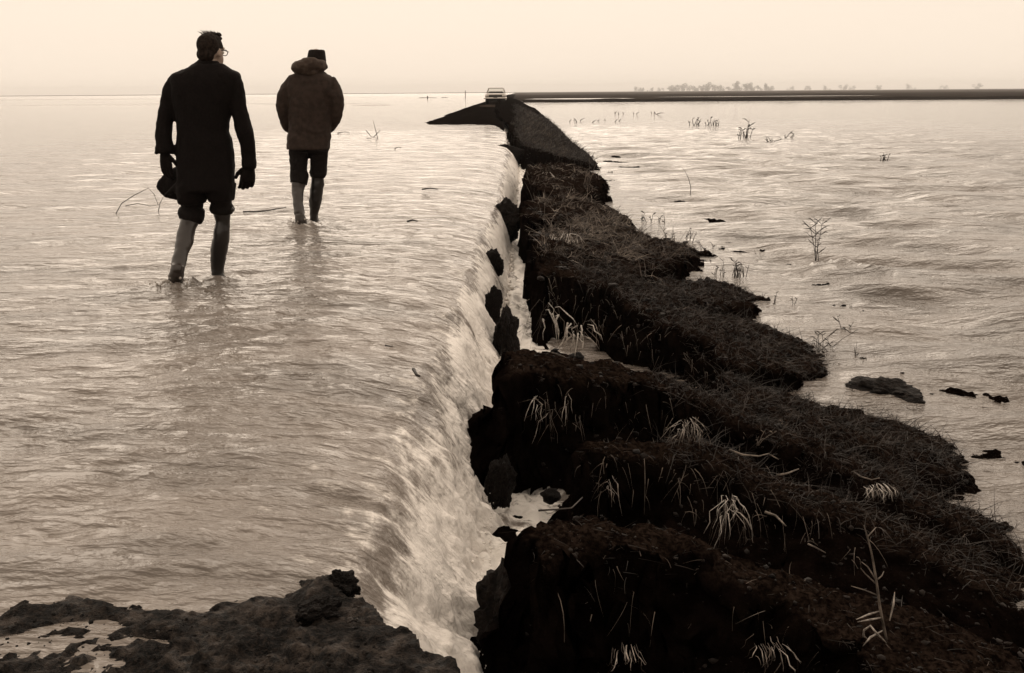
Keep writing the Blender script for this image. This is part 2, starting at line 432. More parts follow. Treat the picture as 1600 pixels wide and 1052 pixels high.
def sheet(name, pts, z, mt, **k):
    me = bpy.data.meshes.new(name); me.from_pydata([(p_[0], p_[1], z) for p_ in pts], [], [list(range(len(pts)))]); me.update()
    return link(name, me, mt, **k)
# flood reaching away to the left horizon, below the rippled near sheet
sheet('far_flood_water', [(-4200, 30), (-44, 30), (-44, 46), (-4.2, 46.5), (-4.2, 400), (-3, 2600), (-4200, 2600)], -.03, M['flood'], kind='structure')
sheet('ground', [(-6000, -300), (6000, -300), (6000, 6200), (-6000, 6200)], -1.3, M['ground'], kind='structure')

def build_lake():
    yv = series(.8, 215, .0058, .004); n = len(yv)
    xs = [0.]
    while xs[-1] < 130: xs.append(xs[-1] + .014 + .0145 * xs[-1])
    xv = np.array(xs); X = xv[None] + (foot(yv) - .12)[:, None]; Y = np.repeat(yv[:, None], len(xv), 1)
    sp = np.maximum(np.gradient(yv)[:, None], np.gradient(xv)[None])
    op = sm(1.6, 4.0, X)                                  # open lake away from the bank
    c, s_ = math.cos(R(-12)), math.sin(R(-12)); U, W = X * c + Y * s_, -X * s_ + Y * c
    wv = pn(U * .5 + .4 * pn(X * .3, Y * .3), W * 1.25, .7)
    crest = np.sign(wv) * np.abs(wv) ** .8
    Z = ZL + (.006 + .13 * op) * crest * fade(.8, sp)
    Z = Z + (.004 + .060 * op) * pn(U * 1.1, W * 2.9, 3.) * fade(.34, sp)
    Z = Z + (.004 + .022 * op) * (1 - 2 * np.abs(pn(U * 2.8, W * 6.5, 5.))) * fade(.15, sp) + .003 * fbm(U * 9, W * 16, 6., 2) * fade(.06, sp)
    # one long breaking wavelet
    line = np.array([P(q[0], q[1], ZL)[:2] for q in ((1200, 390), (1232, 403), (1275, 412), (1330, 424), (1395, 436), (1480, 448))])
    ly = np.interp(X, line[:, 0], line[:, 1]); ins = sm(line[0, 0], line[0, 0] + .3, X) * (1 - sm(line[-1, 0] - 1, line[-1, 0], X))
    Z = Z + ins * .07 * np.exp(-((Y - ly) / .11) ** 2)
    ch = np.exp(-(np.maximum(X - foot(Y), 0) / .50) ** 2) * (1 - sm(30, 40, Y))
    Z = Z + ch * (.055 * fbm(X * 8, Y * 8, 8., 4) + .05 * np.exp(-((X - foot(Y)) / .12) ** 2) * (.5 + pn(Y * 6, X * 6, 2)))
    foam = .02 + .56 * ch + .34 * ch * fbm(X * 4, Y * 4, 3., 4) + .25 * np.exp(-(np.maximum(X - foot(Y), 0) / .8) ** 2) * (X < 1) + ins * .25 * np.exp(-((Y - ly) / .12) ** 2)
    V = np.stack([X, Y, Z], -1)
    fl = np.stack([X * 1.6 + .2 * pn(X * 3, Y * 3), Y * 1.1 + .2 * pn(X * 3, Y * 3, 9), 0 * X], -1)
    me = mesh_np('lake_water', V, grid_faces(*X.shape), True, {'foam': foam.reshape(-1), 'flow': fl.reshape(-1, 3)})
    link('lake_water', me, M['lake'], kind='structure')
build_lake()

# ---- eroded shoulder of the road: ribs of earth left standing between gullies
RIBS = [
 [(826,820),(864,806),(962,799),(1037,817),(1116,846),(1185,866),(1259,891),(1333,920),(1392,940),(1480,975),(1600,1020),(1640,1160),(1450,1110),(1308,1000),(1234,945),(1160,905),(1086,871),(962,861),(836,861)],
 [(777,545),(839,541),(938,560),(1017,580),(1086,605),(1135,622),(1190,642),(1259,672),(1333,706),(1400,735),(1600,830),(1600,880),(1400,778),(1330,742),(1250,702),(1160,666),(1111,641),(1056,616),(987,596),(903,592),(783,578)],
 [(1126,586),(1180,604),(1259,632),(1308,642),(1392,661),(1500,690),(1500,760),(1392,728),(1300,690),(1230,662),(1160,636),(1126,618)],
 [(908,668),(1000,672),(1086,662),(1135,688),(1210,722),(1284,752),(1392,788),(1600,870),(1600,925),(1392,826),(1284,786),(1210,757),(1135,724),(1086,708),(980,694),(908,690)],
 [(832,402),(880,406),(940,412),(1000,436),(1060,466),(1110,490),(1160,497),(1213,513),(1277,545),(1325,578),(1240,582),(1133,562),(1097,532),(1043,507),(1007,490),(971,464),(931,442),(880,429),(832,426)],
 [(1030,436),(1096,444),(1133,444),(1160,455),(1200,472),(1130,478),(1060,474),(1010,456)],
 [(842,372),(868,362),(905,335),(950,348),(1000,370),(1053,386),(1102,396),(1045,412),(1000,440),(940,414),(860,407),(836,400)],
 [(810,315),(846,311),(875,306),(915,310),(960,330),(990,350),(940,352),(895,345),(850,343),(806,342)],
 [(822,262),(866,254),(905,258),(937,276),(928,300),(905,318),(868,306),(838,300),(824,285)],
]
def sdist(poly, X, Y):
    """signed distance to a polygon, negative inside"""
    d2 = np.full(X.shape, 1e9); ins = np.zeros(X.shape, bool); K = len(poly)
    for i in range(K):
        ax, ay = poly[i]; bx, by = poly[(i + 1) % K]; ex, ey = bx - ax, by - ay
        t = np.clip(((X - ax) * ex + (Y - ay) * ey) / (ex * ex + ey * ey + 1e-12), 0, 1)
        d2 = np.minimum(d2, (X - ax - t * ex) ** 2 + (Y - ay - t * ey) ** 2)
        cnd = ((ay > Y) != (by > Y)) & (X < (bx - ax) * (Y - ay) / (by - ay + 1e-12) + ax)
        ins ^= cnd
    d = np.sqrt(d2); return np.where(ins, -d, d)
POLYS = [[tuple(S(a, b)[:2]) for a, b in r] for r in RIBS]
POLYS.append([(-.75, 44), (-.45, 36), (-.02, 30.5), (.25, 27.2), (1.0, 26.6), (2.1, 27.0), (2.35, 32), (2.2, 40), (2.3, 60), (2.2, 130), (-2, 130), (-1.2, 60)])
OFFS = [0, 0, .03, -.05, .0, .02, .05, 0, 0, .04]
def slope(X): return SL0 - SLK * (X - SLX)
def bank_h(X, Y, warp=True, detail=True):
    if warp:
        sc = np.clip(Y / 6, .5, 2.5)
        WX = X + sc * (.10 * fbm(X * 3.4, Y * 3.4, 1.1, 4) + .022 * pn(X * 15, Y * 15, 5) + .010 * pn(X * 34, Y * 34, 15))
        WY = Y + sc * (.10 * fbm(X * 3.4 + 9, Y * 3.4, 2.1, 4) + .022 * pn(X * 15, Y * 15, 8) + .010 * pn(X * 34, Y * 34, 18))
    else: WX, WY = X, Y
    floor = -.80 + .10 * fbm(X * 1.3, Y * 1.3, 4.4, 3) + .09 * sm(.5, 1.2, X) * (1 - sm(1.5, 2.1, X)) * (1 - sm(9, 14, Y))
    fill = sm(.30, .75, X) * (1 - sm(4.9, 5.3, Y)); floor = floor * (1 - fill) + fill * (SL0 - SLK * (X - SLX) - .27 + .17 * sm(.9, 1.7, X) + .07 * fbm(X * 2.6, Y * 2.6, 6.6, 4))
    H = floor.copy(); top = np.zeros_like(H)
    for poly, of in zip(POLYS, OFFS):
        p_ = np.array(poly); far_ = p_[:, 1].mean() > 25
        selm = (X > p_[:, 0].min() - .7) & (X < p_[:, 0].max() + .7) & (Y > p_[:, 1].min() - 1.5) & (Y < p_[:, 1].max() + 1.5)
        if not selm.any(): continue
        d = sdist(poly, WX[selm], WY[selm]); x_, y_ = X[selm], Y[selm]
        t_ = slope(x_) + of
        if far_: t_ = t_ + .45 * sm(44, 80, y_) * (1 - sm(-.2, 2.0, x_))
        wd = .10 + .28 * sm(-.1, .7, pn(x_ * 1.7, y_ * 1.7, 6)) + .22 * sm(1.2, 2.3, x_) + .012 * y_ * .5
        h = t_ - .04 * np.exp(-np.maximum(-d, 0) / .05) - (t_ - floor[selm]) * np.clip(d / wd, 0, 1) ** .75
        if not far_: lim = np.interp(y_, [5.6, 6.8, 7.3, 10.5, 12.5, 28], [.0, .0, .20, .20, .08, .10]); h = h - .8 * (1 - sm(lim, lim + .07, x_ - foot(y_) + .09 * pn(y_ * 1.3, 5.) + .05 * pn(y_ * 4, x_ * 3))) * (y_ > 5.6)
        cur = H[selm]; tt = top[selm]
        up = h > cur
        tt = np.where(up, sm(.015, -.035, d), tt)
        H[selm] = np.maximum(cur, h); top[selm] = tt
    if detail:
        H = H + .034 * fbm(X * 3.6, Y * 3.6, 3.3, 4) + .045 * (.35 - np.abs(pn(X * 6.5 + .4 * pn(X * 9, Y * 9), Y * 6.5, 12.))) + .026 * np.abs(pn(X * 17, Y * 17, 2.)) + .008 * fbm(X * 38, Y * 38, 7., 2) * (Y < 14)
    return H, top
def build_bank():
    yv = series(1.6, 132, .0047, .004); xv = np.arange(-.32, 3.5, .0165)
    X = np.repeat(xv[None], len(yv), 0); Y = np.repeat(yv[:, None], len(xv), 1)
    X = X - 1.2 * sm(38, 60, Y) * (1 - (X + .32) / 3.8)    # wider where the shoulder is whole
    H, top = bank_h(X, Y)
    gx = np.abs(np.gradient(H, axis=1) / np.gradient(X, axis=1)); gy = np.abs(np.gradient(H, axis=0) / np.gradient(Y, axis=0))
    steep = sm(.6, 2, np.hypot(gx, gy))
    lay = .03 * pn(H * 14 + 1.5 * pn(X * 2, Y * 2), X * 2.5, Y * 2.5)
    dx = steep * (.07 * fbm(X * 7, H * 12, Y * 7, 4) + lay); dy = steep * (.11 * fbm(X * 7 + 5, H * 12, Y * 7, 4) - np.abs(lay) * 1.5)
    V = np.stack([X + dx, Y + dy, H], -1)
    q = H > -1.0
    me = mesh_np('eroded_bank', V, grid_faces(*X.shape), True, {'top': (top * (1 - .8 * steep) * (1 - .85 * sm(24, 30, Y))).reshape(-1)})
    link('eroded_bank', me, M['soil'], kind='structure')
build_bank()

# ---- near soil where the photographer stands
SOIL = [tuple(P(a, b)[:2]) for a, b in ((-60, 985), (10, 958), (32, 936), (110, 926), (190, 938), (260, 955), (330, 948), (400, 940), (470, 944), (490, 920), (522, 892), (550, 905), (575, 935), (610, 962), (650, 990), (700, 1024))] + [(-.12, 2.05), (.1, 1.6), (.5, 1.0), (.7, .2), (.7, -3), (-7, -3), (-7, 1.9), (-3.0, 2.15), (-2.1, 2.3)]
def build_soil():
    xv = np.concatenate([np.linspace(-7, -2.2, 40)[:-1], np.arange(-2.2, 1.0, .0115)])
    yv = np.concatenate([np.linspace(-3, 1.4, 40)[:-1], np.arange(1.4, 2.95, .0095)])
    X, Y = np.meshgrid(xv, yv)
    d = sdist(SOIL, X + .05 * fbm(X * 5, Y * 5, 1., 3), Y + .05 * fbm(X * 5, Y * 5, 7., 3))
    rt = np.minimum(1, np.maximum(0, X + .62) / .5)                    # right side is a cut face over the falls
    lumps = .026 * fbm(X * 5, Y * 5, 3.1, 3) + .034 * np.maximum(0, fbm(X * 13, Y * 13, 8., 3)) + .036 * np.maximum(0, pn(X * 25, Y * 25, 2.)) + .024 * np.abs(fbm(X * 46, Y * 46, 2., 2))
    inn = np.minimum(1, np.maximum(0, -d) / .14)
    inn = np.minimum(1, np.maximum(0, -d) / .32)
    H = -.020 + .012 * inn + .80 * lumps * (.55 + .45 * inn) + .05 * sm(2.1, 1.3, Y)
    H = H - np.maximum(0, d) * (.45 + 6 * sm(-.62, -.50, X))
    H = H + .030 * np.exp(-((X + .58) / .07) ** 2 - ((Y - 2.55) / .09) ** 2)
    # hollows that hold puddles
    for a, b, r in ((35, 1008, .07), (150, 965, .06), (420, 962, .055), (250, 985, .05)):
        c = P(a, b); H = H - .035 * np.exp(-(((X - c[0]) / (r * 1.8)) ** 2 + ((Y - c[1]) / (r * .7)) ** 2))
    H = np.maximum(H, -.95)
    me = mesh_np('muddy_road_end', np.stack([X, Y, H], -1), grid_faces(*X.shape), True)
    link('muddy_road_end', me, M['gravel'], kind='structure')
build_soil()

# ---- dry end of the road rising out of the flood, and the road beyond
def build_road():
    yv = series(38, 420, .012, .05); uv = np.linspace(0, 1, 70)
    tipy = np.array([38, 42.5, 44.2, 47, 52, 60, 80, 130, 420.]); lx = np.array([-1.0, -1.5, -4.2, -4.3, -4.0, -3.7, -3.7, -3.7, -3.7])
    L = np.interp(yv, tipy, lx) - 1.0; Rr = np.interp(yv, [38, 44, 60, 420], [-.5, -.55, -.6, -.6])
    X = L[:, None] + (Rr - L)[:, None] * uv[None]; Y = np.repeat(yv[:, None], 70, 1)
    crown = sm(0, .35, uv)[None] * np.ones_like(X)
    rise = np.interp(yv, [38, 42.8, 45, 52, 60, 66, 84, 420], [-.10, -.045, .035, .14, .29, .40, .42, .42])[:, None]
    H = -.12 * (1 - crown) + rise * (.25 + .75 * crown) + .022 * fbm(X * 1.2, Y * .5, 3., 3) - .02 * np.exp(-((X + 2.3) / .25) ** 2) - .02 * np.exp(-((X + 1.0) / .25) ** 2)
    me = mesh_np('road', np.stack([X, Y, H], -1), grid_faces(*X.shape), True)
    link('road', me, M['road'], kind='structure')
build_road()
def blob_sheet(name, cx, cy, rx, ry, z, mt, seed=0, h=0.0, **k):
    n = 48; V = [(cx, cy, z + h)]; Fs = []
    for ring, fr in ((0, .5), (1, .85), (2, 1.0)):
        for j in range(n):
            a = 2 * math.pi * j / n; rr = fr * (1 + .28 * float(pn(math.cos(a) * 2 + seed, math.sin(a) * 2, seed * .7)))
            V.append((cx + rx * rr * math.cos(a), cy + ry * rr * math.sin(a), z + h * (1 - fr ** 2) - (.03 if (ring == 2 and h) else 0)))
    for j in range(n):
        Fs.append([0, 1 + j, 1 + (j + 1) % n])
        for r_ in (0, 1): Fs.append([1 + r_ * n + j, 1 + (r_ + 1) * n + j, 1 + (r_ + 1) * n + (j + 1) % n, 1 + r_ * n + (j + 1) % n])
    return link(name, pyd(name, V, Fs), mt, **k)
blob_sheet('puddle', -1.85, 73.5, .95, 5.0, .418, M['puddle'], 3, kind='structure')
# dark bank across the far side of the lake, fields behind it
def strip(name, x0, x1, ys, zs, mt, nx=160, amp=.05, fx=.12):
    xv = np.linspace(x0, x1, nx); X, Yi = np.meshgrid(xv, np.arange(len(ys))); Y = np.array(ys)[:, None] * np.ones_like(X); Z = np.array(zs)[:, None] + amp * fbm(X * fx, Y * .1, 4., 4) * (np.array(zs)[:, None] > -.9)
    Y = Y + 3 * pn(X * .03, 0 * X, 2.) + .8 * pn(X * .3, Y * .1)
    me = mesh_np(name, np.stack([X, Y, Z], -1), grid_faces(*X.shape), True); link(name, me, mt, kind='structure')
strip('far_bank', 1.2, 420, (196, 199, 203, 208, 216, 222), (-1.0, -.55, -.30, -.25, -.28, -.6), M['bankfar'], 700, .24, .12)
strip('near_field', -3.0, 900, (222, 300, 420, 600), (-.55, -.5, -.42, -.36), M['field'], 200, .06)
strip('far_field', -2, 5900, (600, 900, 1500, 6000), (-.37, -.2, 0, .1), M['land'], 120, .1, .01)
strip('left_horizon_land', -5900, -2, (2000, 2100, 3000, 6000), (-.3, .55, .7, .8), M['land'], 200, .2, .01)
# standing water left in the field beyond the bank
blob_sheet('field_pool', 16, 262, 14, 16, -.44, M['lake'], 5, kind='structure')
blob_sheet('field_pool', 78, 305, 34, 9, -.40, M['lake'], 9, kind='structure')
# low mud bars out in the flood
blob_sheet('mudflat', -52, 150, 26, 10, -.03, M['bar'], 12, .14, kind='structure')
blob_sheet('mudflat', -27, 138, 10, 4.5, -.03, M['bar'], 17, .12, kind='structure')
blob_sheet('mudflat', -17.5, 118, 2.6, 2.0, -.03, M['bar'], 23, .12, kind='structure')
blob_sheet('mudflat', -150, 330, 120, 30, -.03, M['bar'], 29, .16, kind='structure')
#@@END_SETTING

# =================================================================== PEOPLE
def rotz(a): return np.array([[math.cos(a), -math.sin(a), 0], [math.sin(a), math.cos(a), 0], [0, 0, 1]])
def rotx(a): return np.array([[1, 0, 0], [0, math.cos(a), -math.sin(a)], [0, math.sin(a), math.cos(a)]])
def hand(wrist, d, n, s, curl=(.3, .7, 1.0), scale=1.0):
    """palm, four unequal bent fingers and a thumb leaving the side of the palm"""
    wrist = np.asarray(wrist, float); d = nrm(d); n = nrm(np.asarray(n) - d * np.dot(n, d)); s = nrm(np.asarray(s) - d * np.dot(s, d) - n * np.dot(s, n))
    k = scale; out_ = [loft([wrist - d * .02, wrist + d * .02 * k, wrist + d * .06 * k, wrist + d * .098 * k], [(.026, .032), (.024 * k, .036 * k), (.024 * k, .044 * k), (.019 * k, .043 * k)], n, 14)]
    for i, L in enumerate((.078, .088, .080, .062)):
        b = wrist + d * .088 * k + s * (.034 - .0225 * i) * k; pts = [b - d * .02, b]; a = 0
        for q, seg in enumerate((.42, .32, .26)):
            a = curl[q] * (1 + .06 * i); pts.append(pts[-1] + (d * math.cos(a) + n * math.sin(a)) * L * seg * k)
        out_.append(loft(pts, [.0125 * k, .0122 * k, .0115 * k, .0105 * k, .0085 * k], s, 8))
    b = wrist + d * .030 * k + s * .034 * k; t1 = nrm(d * .75 + s * .62 + n * .3); t2 = nrm(d * .9 + s * .1 + n * .5)
    out_.append(loft([b - t1 * .02, b, b + t1 * .04 * k, b + t1 * .04 * k + t2 * .034 * k], [.014, .0145 * k, .0125 * k, .0085 * k], n, 8))
    return out_
def head_parts(c, R3, k=1.0):
    """skull, face, jaw, nose, ears; +Y of R3 is where the face looks"""
    T = lambda x, y, z: np.asarray(c) + R3 @ (np.array([x, y, z]) * k)
    pr = [ell(T(0, -.012, .022), (.076 * k, .098 * k, .100 * k), R3), ell(T(0, .035, -.045), (.058 * k, .062 * k, .075 * k), R3),
          ell(T(0, .062, -.092), (.034 * k, .030 * k, .026 * k), R3), ell(T(0, .078, .030), (.055 * k, .022 * k, .018 * k), R3),
          ell(T(0, .100, -.018), (.012 * k, .020 * k, .026 * k), R3), ell(T(0, .088, -.062), (.024 * k, .014 * k, .009 * k), R3)]
    for sx in (-1, 1): pr.append(ell(T(sx * .080, -.005, -.012), (.010 * k, .020 * k, .032 * k), R3))
    return pr, T
def boot_wr(amp): return lambda co: amp * .7 * fbm(co[:, 0] * 12, co[:, 1] * 12, co[:, 2] * 15, 2)
def cloth_wr(amp, sx=9, sz=5): return lambda co: amp * fbm(co[:, 0] * sx, co[:, 1] * sx, co[:, 2] * sz, 3)

def person_near():
    Y0 = 7.3; Q = lambda px, py, dy=0.0: PD(px, py, Y0 + dy)
    mp = float(np.linalg.norm(Q(331, 250) - Q(330, 250)))
    gp = Q(310, 440); root = empty('person', (gp[0], Y0, -.07), label='bareheaded man in long black coat and rubber boots, nearer of the two waders', cat='person', group='two men wading along the flooded road')
    torso = [(100, 303, 348, .085), (107, 292, 358, .105), (112, 279, 367, .115), (116, 269.5, 373, .125), (121, 266.5, 375, .13), (130, 266.5, 374, .14), (145, 269, 369, .145), (165, 273, 364, .145), (188, 277, 358, .14), (205, 278, 357, .138), (218, 277.5, 362, .142), (240, 277, 365.5, .15), (268, 277, 366, .158), (286, 278, 365.5, .165), (298, 279, 364.5, .168)]
    def tor(f): return hloft([Q((a + b) / 2, y, .0) for y, a, b, d in torso], [((b - a) / 2 * mp * f, d * f) for y, a, b, d in torso], n=32, p=2.35)
    larm = [(275, 126, .0, 11), (268, 142, .0, 13), (264, 162, .0, 12.5), (260, 178, -.01, 13), (257, 198, -.03, 12.6), (256, 216, -.05, 12.6), (257, 228, -.06, 12.8), (257.5, 239, -.06, 11.5)]
    rarm = [(366, 127, .0, 11), (371, 145, -.0, 12.5), (373, 165, -.01, 12.2), (377, 185, -.02, 12.4), (382, 206, -.02, 13.2), (387, 226, .0, 11.8), (389, 246, .02, 10.6), (389, 263, .03, 10.2)]
    def limb(a, f=1.0): return loft([Q(x, y, d) for x, y, d, r in a], [(r * mp * f, r * mp * f * 1.1) for x, y, d, r in a], n=18)
    # skirt of the coat caught by the wind
    flap = [(306, 282, .06, 32, .09), (290, 285, .08, 29, .08), (277, 288.5, .10, 25.5, .065), (266, 291.5, .12, 22, .05), (257.5, 295.5, .13, 17, .045), (252, 300.5, .13, 10.5, .03)]
    fl = loft([Q(x, y, d) for x, y, d, h, t in flap], [(h * mp, t) for x, y, d, h, t in flap], ref=(0, 0, 1), n=18, p=3.0)
    fold = [loft([Q(300, 268, -.12), Q(284, 284, -.10), Q(270, 297, -.04), Q(258, 306, .03)], [.02, .026, .026, .016], n=10)]
    tail = join([hloft([Q(301, 288, .0), Q(300.5, 303, .0), Q(300, 313, .0), Q(300, 318, .01)], [(.118, .155), (.108, .15), (.098, .14), (.088, .13)], n=22, p=2.4), hloft([Q(344.5, 288, .02), Q(345, 300, .02), Q(345.5, 310, .03), Q(346, 315, .03)], [(.110, .155), (.100, .15), (.094, .14), (.085, .13)], n=22, p=2.4)])
    cuffs = [loft([Q(257, 231, -.06), Q(257.5, 240, -.06)], [(.072, .074), (.070, .072)], n=18), loft([Q(245, 238.5, -.06), Q(241.5, 240, -.06)], [.018, .008], ref=(0, 1, 0), n=8), loft([Q(389, 252, .02), Q(389, 262, .03)], [(.056, .06), (.055, .058)], n=18)]
    solid('coat', [tor(1), limb(larm), limb(rarm), fl, tail] + fold + cuffs, .011, 3, M['coat'], root, lambda co: .007 * fbm(co[:, 0] * 8, co[:, 1] * 8, co[:, 2] * 5, 3) + .004 * fbm(co[:, 0] * 26, co[:, 1] * 22, co[:, 2] * 14, 2))
    # turned-up collar
    col = [(91.5, 315, 336, .06), (95, 310, 340, .085), (102, 302, 345.5, .10), (110, 298, 349, .105), (117, 297, 351, .11)]
    solid('collar', [hloft([Q((a + b) / 2, y, .015) for y, a, b, d in col], [((b - a) / 2 * mp, d) for y, a, b, d in col], n=28, p=2.1)], .009, 2, M['coat'], root, cloth_wr(.006, 14, 14))
    # legs
    lleg = [(303, 288, .05, 18), (301, 312, .06, 17.5), (299, 330, .05, 16)]
    rleg = [(344, 288, .0, 18), (345, 310, .06, 16.5), (346, 328, .09, 15)]
    solid('trousers', [limb(lleg), limb(rleg), loft([Q(321, 260, .02), Q(322, 285, .02)], [(.19, .14), (.19, .14)], n=20)], .011, 2, M['trouser'], root, cloth_wr(.008, 14, 18))
    lshaft = [(299, 322, .05, 16.5, 17), (299.5, 328, .05, 18.5, 18.5), (298, 338, .04, 19, 18), (296, 346, .03, 14.5, 14), (293, 355, .0, 12.6, 13), (290, 366, -.03, 13.4, 14), (288, 380, -.08, 13.2, 14), (283.5, 393, -.13, 10.8, 12), (280.5, 406, -.18, 11.2, 11.5), (278, 417, -.22, 10.8, 12)]
    lsh = loft([Q(x, y, d) for x, y, d, r, q in lshaft], [(r * mp, q * mp) for x, y, d, r, q in lshaft], n=20); lcf = loft([Q(x, y, d) for x, y, d, r, q in lshaft[:4]], [(r * mp * g_, q * mp * g_) for (x, y, d, r, q), g_ in zip(lshaft[:4], (1.0, 1.05, 1.1, 1.18))], n=20)
    lfoot = loft([Q(279, 414, -.25), Q(276, 428, -.25), Q(274, 440, -.20), Q(273, 450, -.12)], [(.047, .055), (.055, .055), (.056, .045), (.042, .028)], n=16)
    heel = loft([Q(278, 414, -.285), Q(277, 424, -.295)], [(.038, .02), (.038, .018)], n=12)
    bt = solid('boot', [lsh, lfoot, heel], .009, 2, M['rubbersheen'], root, boot_wr(.007), label='rubber boot with painted wet sheen, lifted at the heel')
    cf = solid('folded_cuff', [lcf], .009, 2, M['trouser'], None, boot_wr(.012)); cf.parent = bt; cf.matrix_parent_inverse = (Matrix.Translation(root.location)).inverted() @ Matrix.Translation(root.location)
    rshaft = [(345, 312, .07, 15.5, 16), (346, 320, .08, 17, 17), (347, 328, .09, 18.5, 18), (347, 335, .09, 13.5, 15), (348.5, 345, .09, 11, 13), (347, 358, .09, 12.2, 14), (345.5, 372, .09, 12.8, 15), (342.5, 389, .10, 13.6, 14.5), (341, 402, .11, 12.8, 13), (339.5, 413, .12, 10.6, 12), (340, 424, .13, 10, 14), (341, 436, .14, 10.2, 16)]
    rsh = loft([Q(x, y, d) for x, y, d, r, q in rshaft], [(r * mp, q * mp) for x, y, d, r, q in rshaft], n=20); rcf = loft([Q(x, y, d) for x, y, d, r, q in rshaft[:4]], [(r * mp * g_, q * mp * g_) for (x, y, d, r, q), g_ in zip(rshaft[:4], (1.0, 1.02, 1.08, 1.16))], n=20)
    rim = loft([Q(360, 327, .07), Q(366.5, 329, .07)], [.022, .012], ref=(0, 0, 1), n=10)
    rfoot = loft([Q(340, 428, .10), Q(342, 436, .14), Q(347, 437, .28), Q(350, 438, .38)], [(.045, .04), (.05, .05), (.048, .035), (.03, .022)], n=14)
    bt = solid('boot', [rsh, rim, rfoot], .009, 2, M['rubber'], root, boot_wr(.007), label='dark rubber boot planted in the water')
    cf = solid('folded_cuff', [rcf], .009, 2, M['trouser'], None, boot_wr(.012)); cf.parent = bt; cf.matrix_parent_inverse = (Matrix.Translation(root.location)).inverted() @ Matrix.Translation(root.location)
    # gloves
    dn = nrm(Q(258, 262, .10) - Q(257, 240, .10))
    solid('glove', hand(Q(257.5, 237, -.06), dn + np.array([.06, 0, 0]), (.45, .85, 0), (.85, -.45, 0), (.1, .4, .7), 1.25), .0045, 1, M['coat'], root)
    solid('glove', hand(Q(389, 258, .03), nrm(Q(387, 285, .03) - Q(389, 264, .03)), (-.5, .85, 0), (-.85, -.5, 0), (.3, .8, 1.3), 1.3), .0045, 1, M['coat'], root)
    # head turned a little to the right
    R3 = rotz(R(-24)) @ rotx(R(-4)); c = Q(330.5, 81, .02)
    hp, T = head_parts(c, R3, 1.02)
    neck = loft([Q(328, 92, .0), Q(326, 106, .0), Q(325, 124, .0)], [(.056, .06), (.058, .062), (.085, .08)], n=18)
    body = hp + [neck, tor(.78), limb(larm, .7), limb(rarm, .7), limb(lleg, .8), limb(rleg, .8)] + [loft([Q(x, y, d) for x, y, d, r, q in sh], [(r * mp * .7, q * mp * .7) for x, y, d, r, q in sh], n=14) for sh in (lshaft, rshaft)]
    solid('body', body, .008, 2, M['skin'], root)
    hair = [ell(T(0, -.018, .034), (.084, .104, .100), R3), ell(T(0, -.060, -.02), (.070, .055, .065), R3), ell(T(0, .02, .098), (.06, .07, .022), R3)]
    spikes = []
    rg_ = random.Random(4)
    for k in range(34):
        a = rg_.uniform(-1, 1); x = a * .055; y = rg_.uniform(-.03, .07); b = T(x, y, .118 - 2.2 * x * x)
        spikes.append(loft([b, b + np.array([-.006 + rg_.uniform(-.01, .006), rg_.uniform(-.01, .01), .014]), b + np.array([-.020 + rg_.uniform(-.018, .012), rg_.uniform(-.02, .02), rg_.uniform(.018, .034)])], [.006, .004, .001], n=5))
    h_ = solid('hair', hair, .006, 1, M['hair'], root, lambda co: .006 * fbm(co[:, 0] * 40, co[:, 1] * 40, co[:, 2] * 16, 2))
    v, f = join(spikes); o_ = link('windblown_tuft', pyd('windblown_tuft', v, f), M['hair'], kind='stuff'); keep(o_, root)
    # spectacles
    gl = []
    for sx in (-1, 1):
        gl.append(([T(sx * .084, -.005, .008), T(sx * .082, .05, .010), T(sx * .072, .098, .006)], [.0032] * 3))
        gl.append(([T(sx * .034 + .026 * math.cos(a), .104 - .004 * abs(math.cos(a)), .002 + .021 * math.sin(a)) for a in np.linspace(0, 2 * math.pi, 15)], [.003] * 15))
    gl.append(([T(-.010, .106, .006), T(.010, .106, .006)], [.0025] * 2))
    v, f = tubes(gl, 6); o_ = link('spectacles', pyd('spectacles', v, f), M['frame']); keep(o_, root)
    for sx in (-1, 1):
        v, f = ell(T(sx * .033, .080, .002), (.012, .012, .012)); keep(link('eye', pyd('eye', v, f), M['lamp']), root)
    return root
person_near()

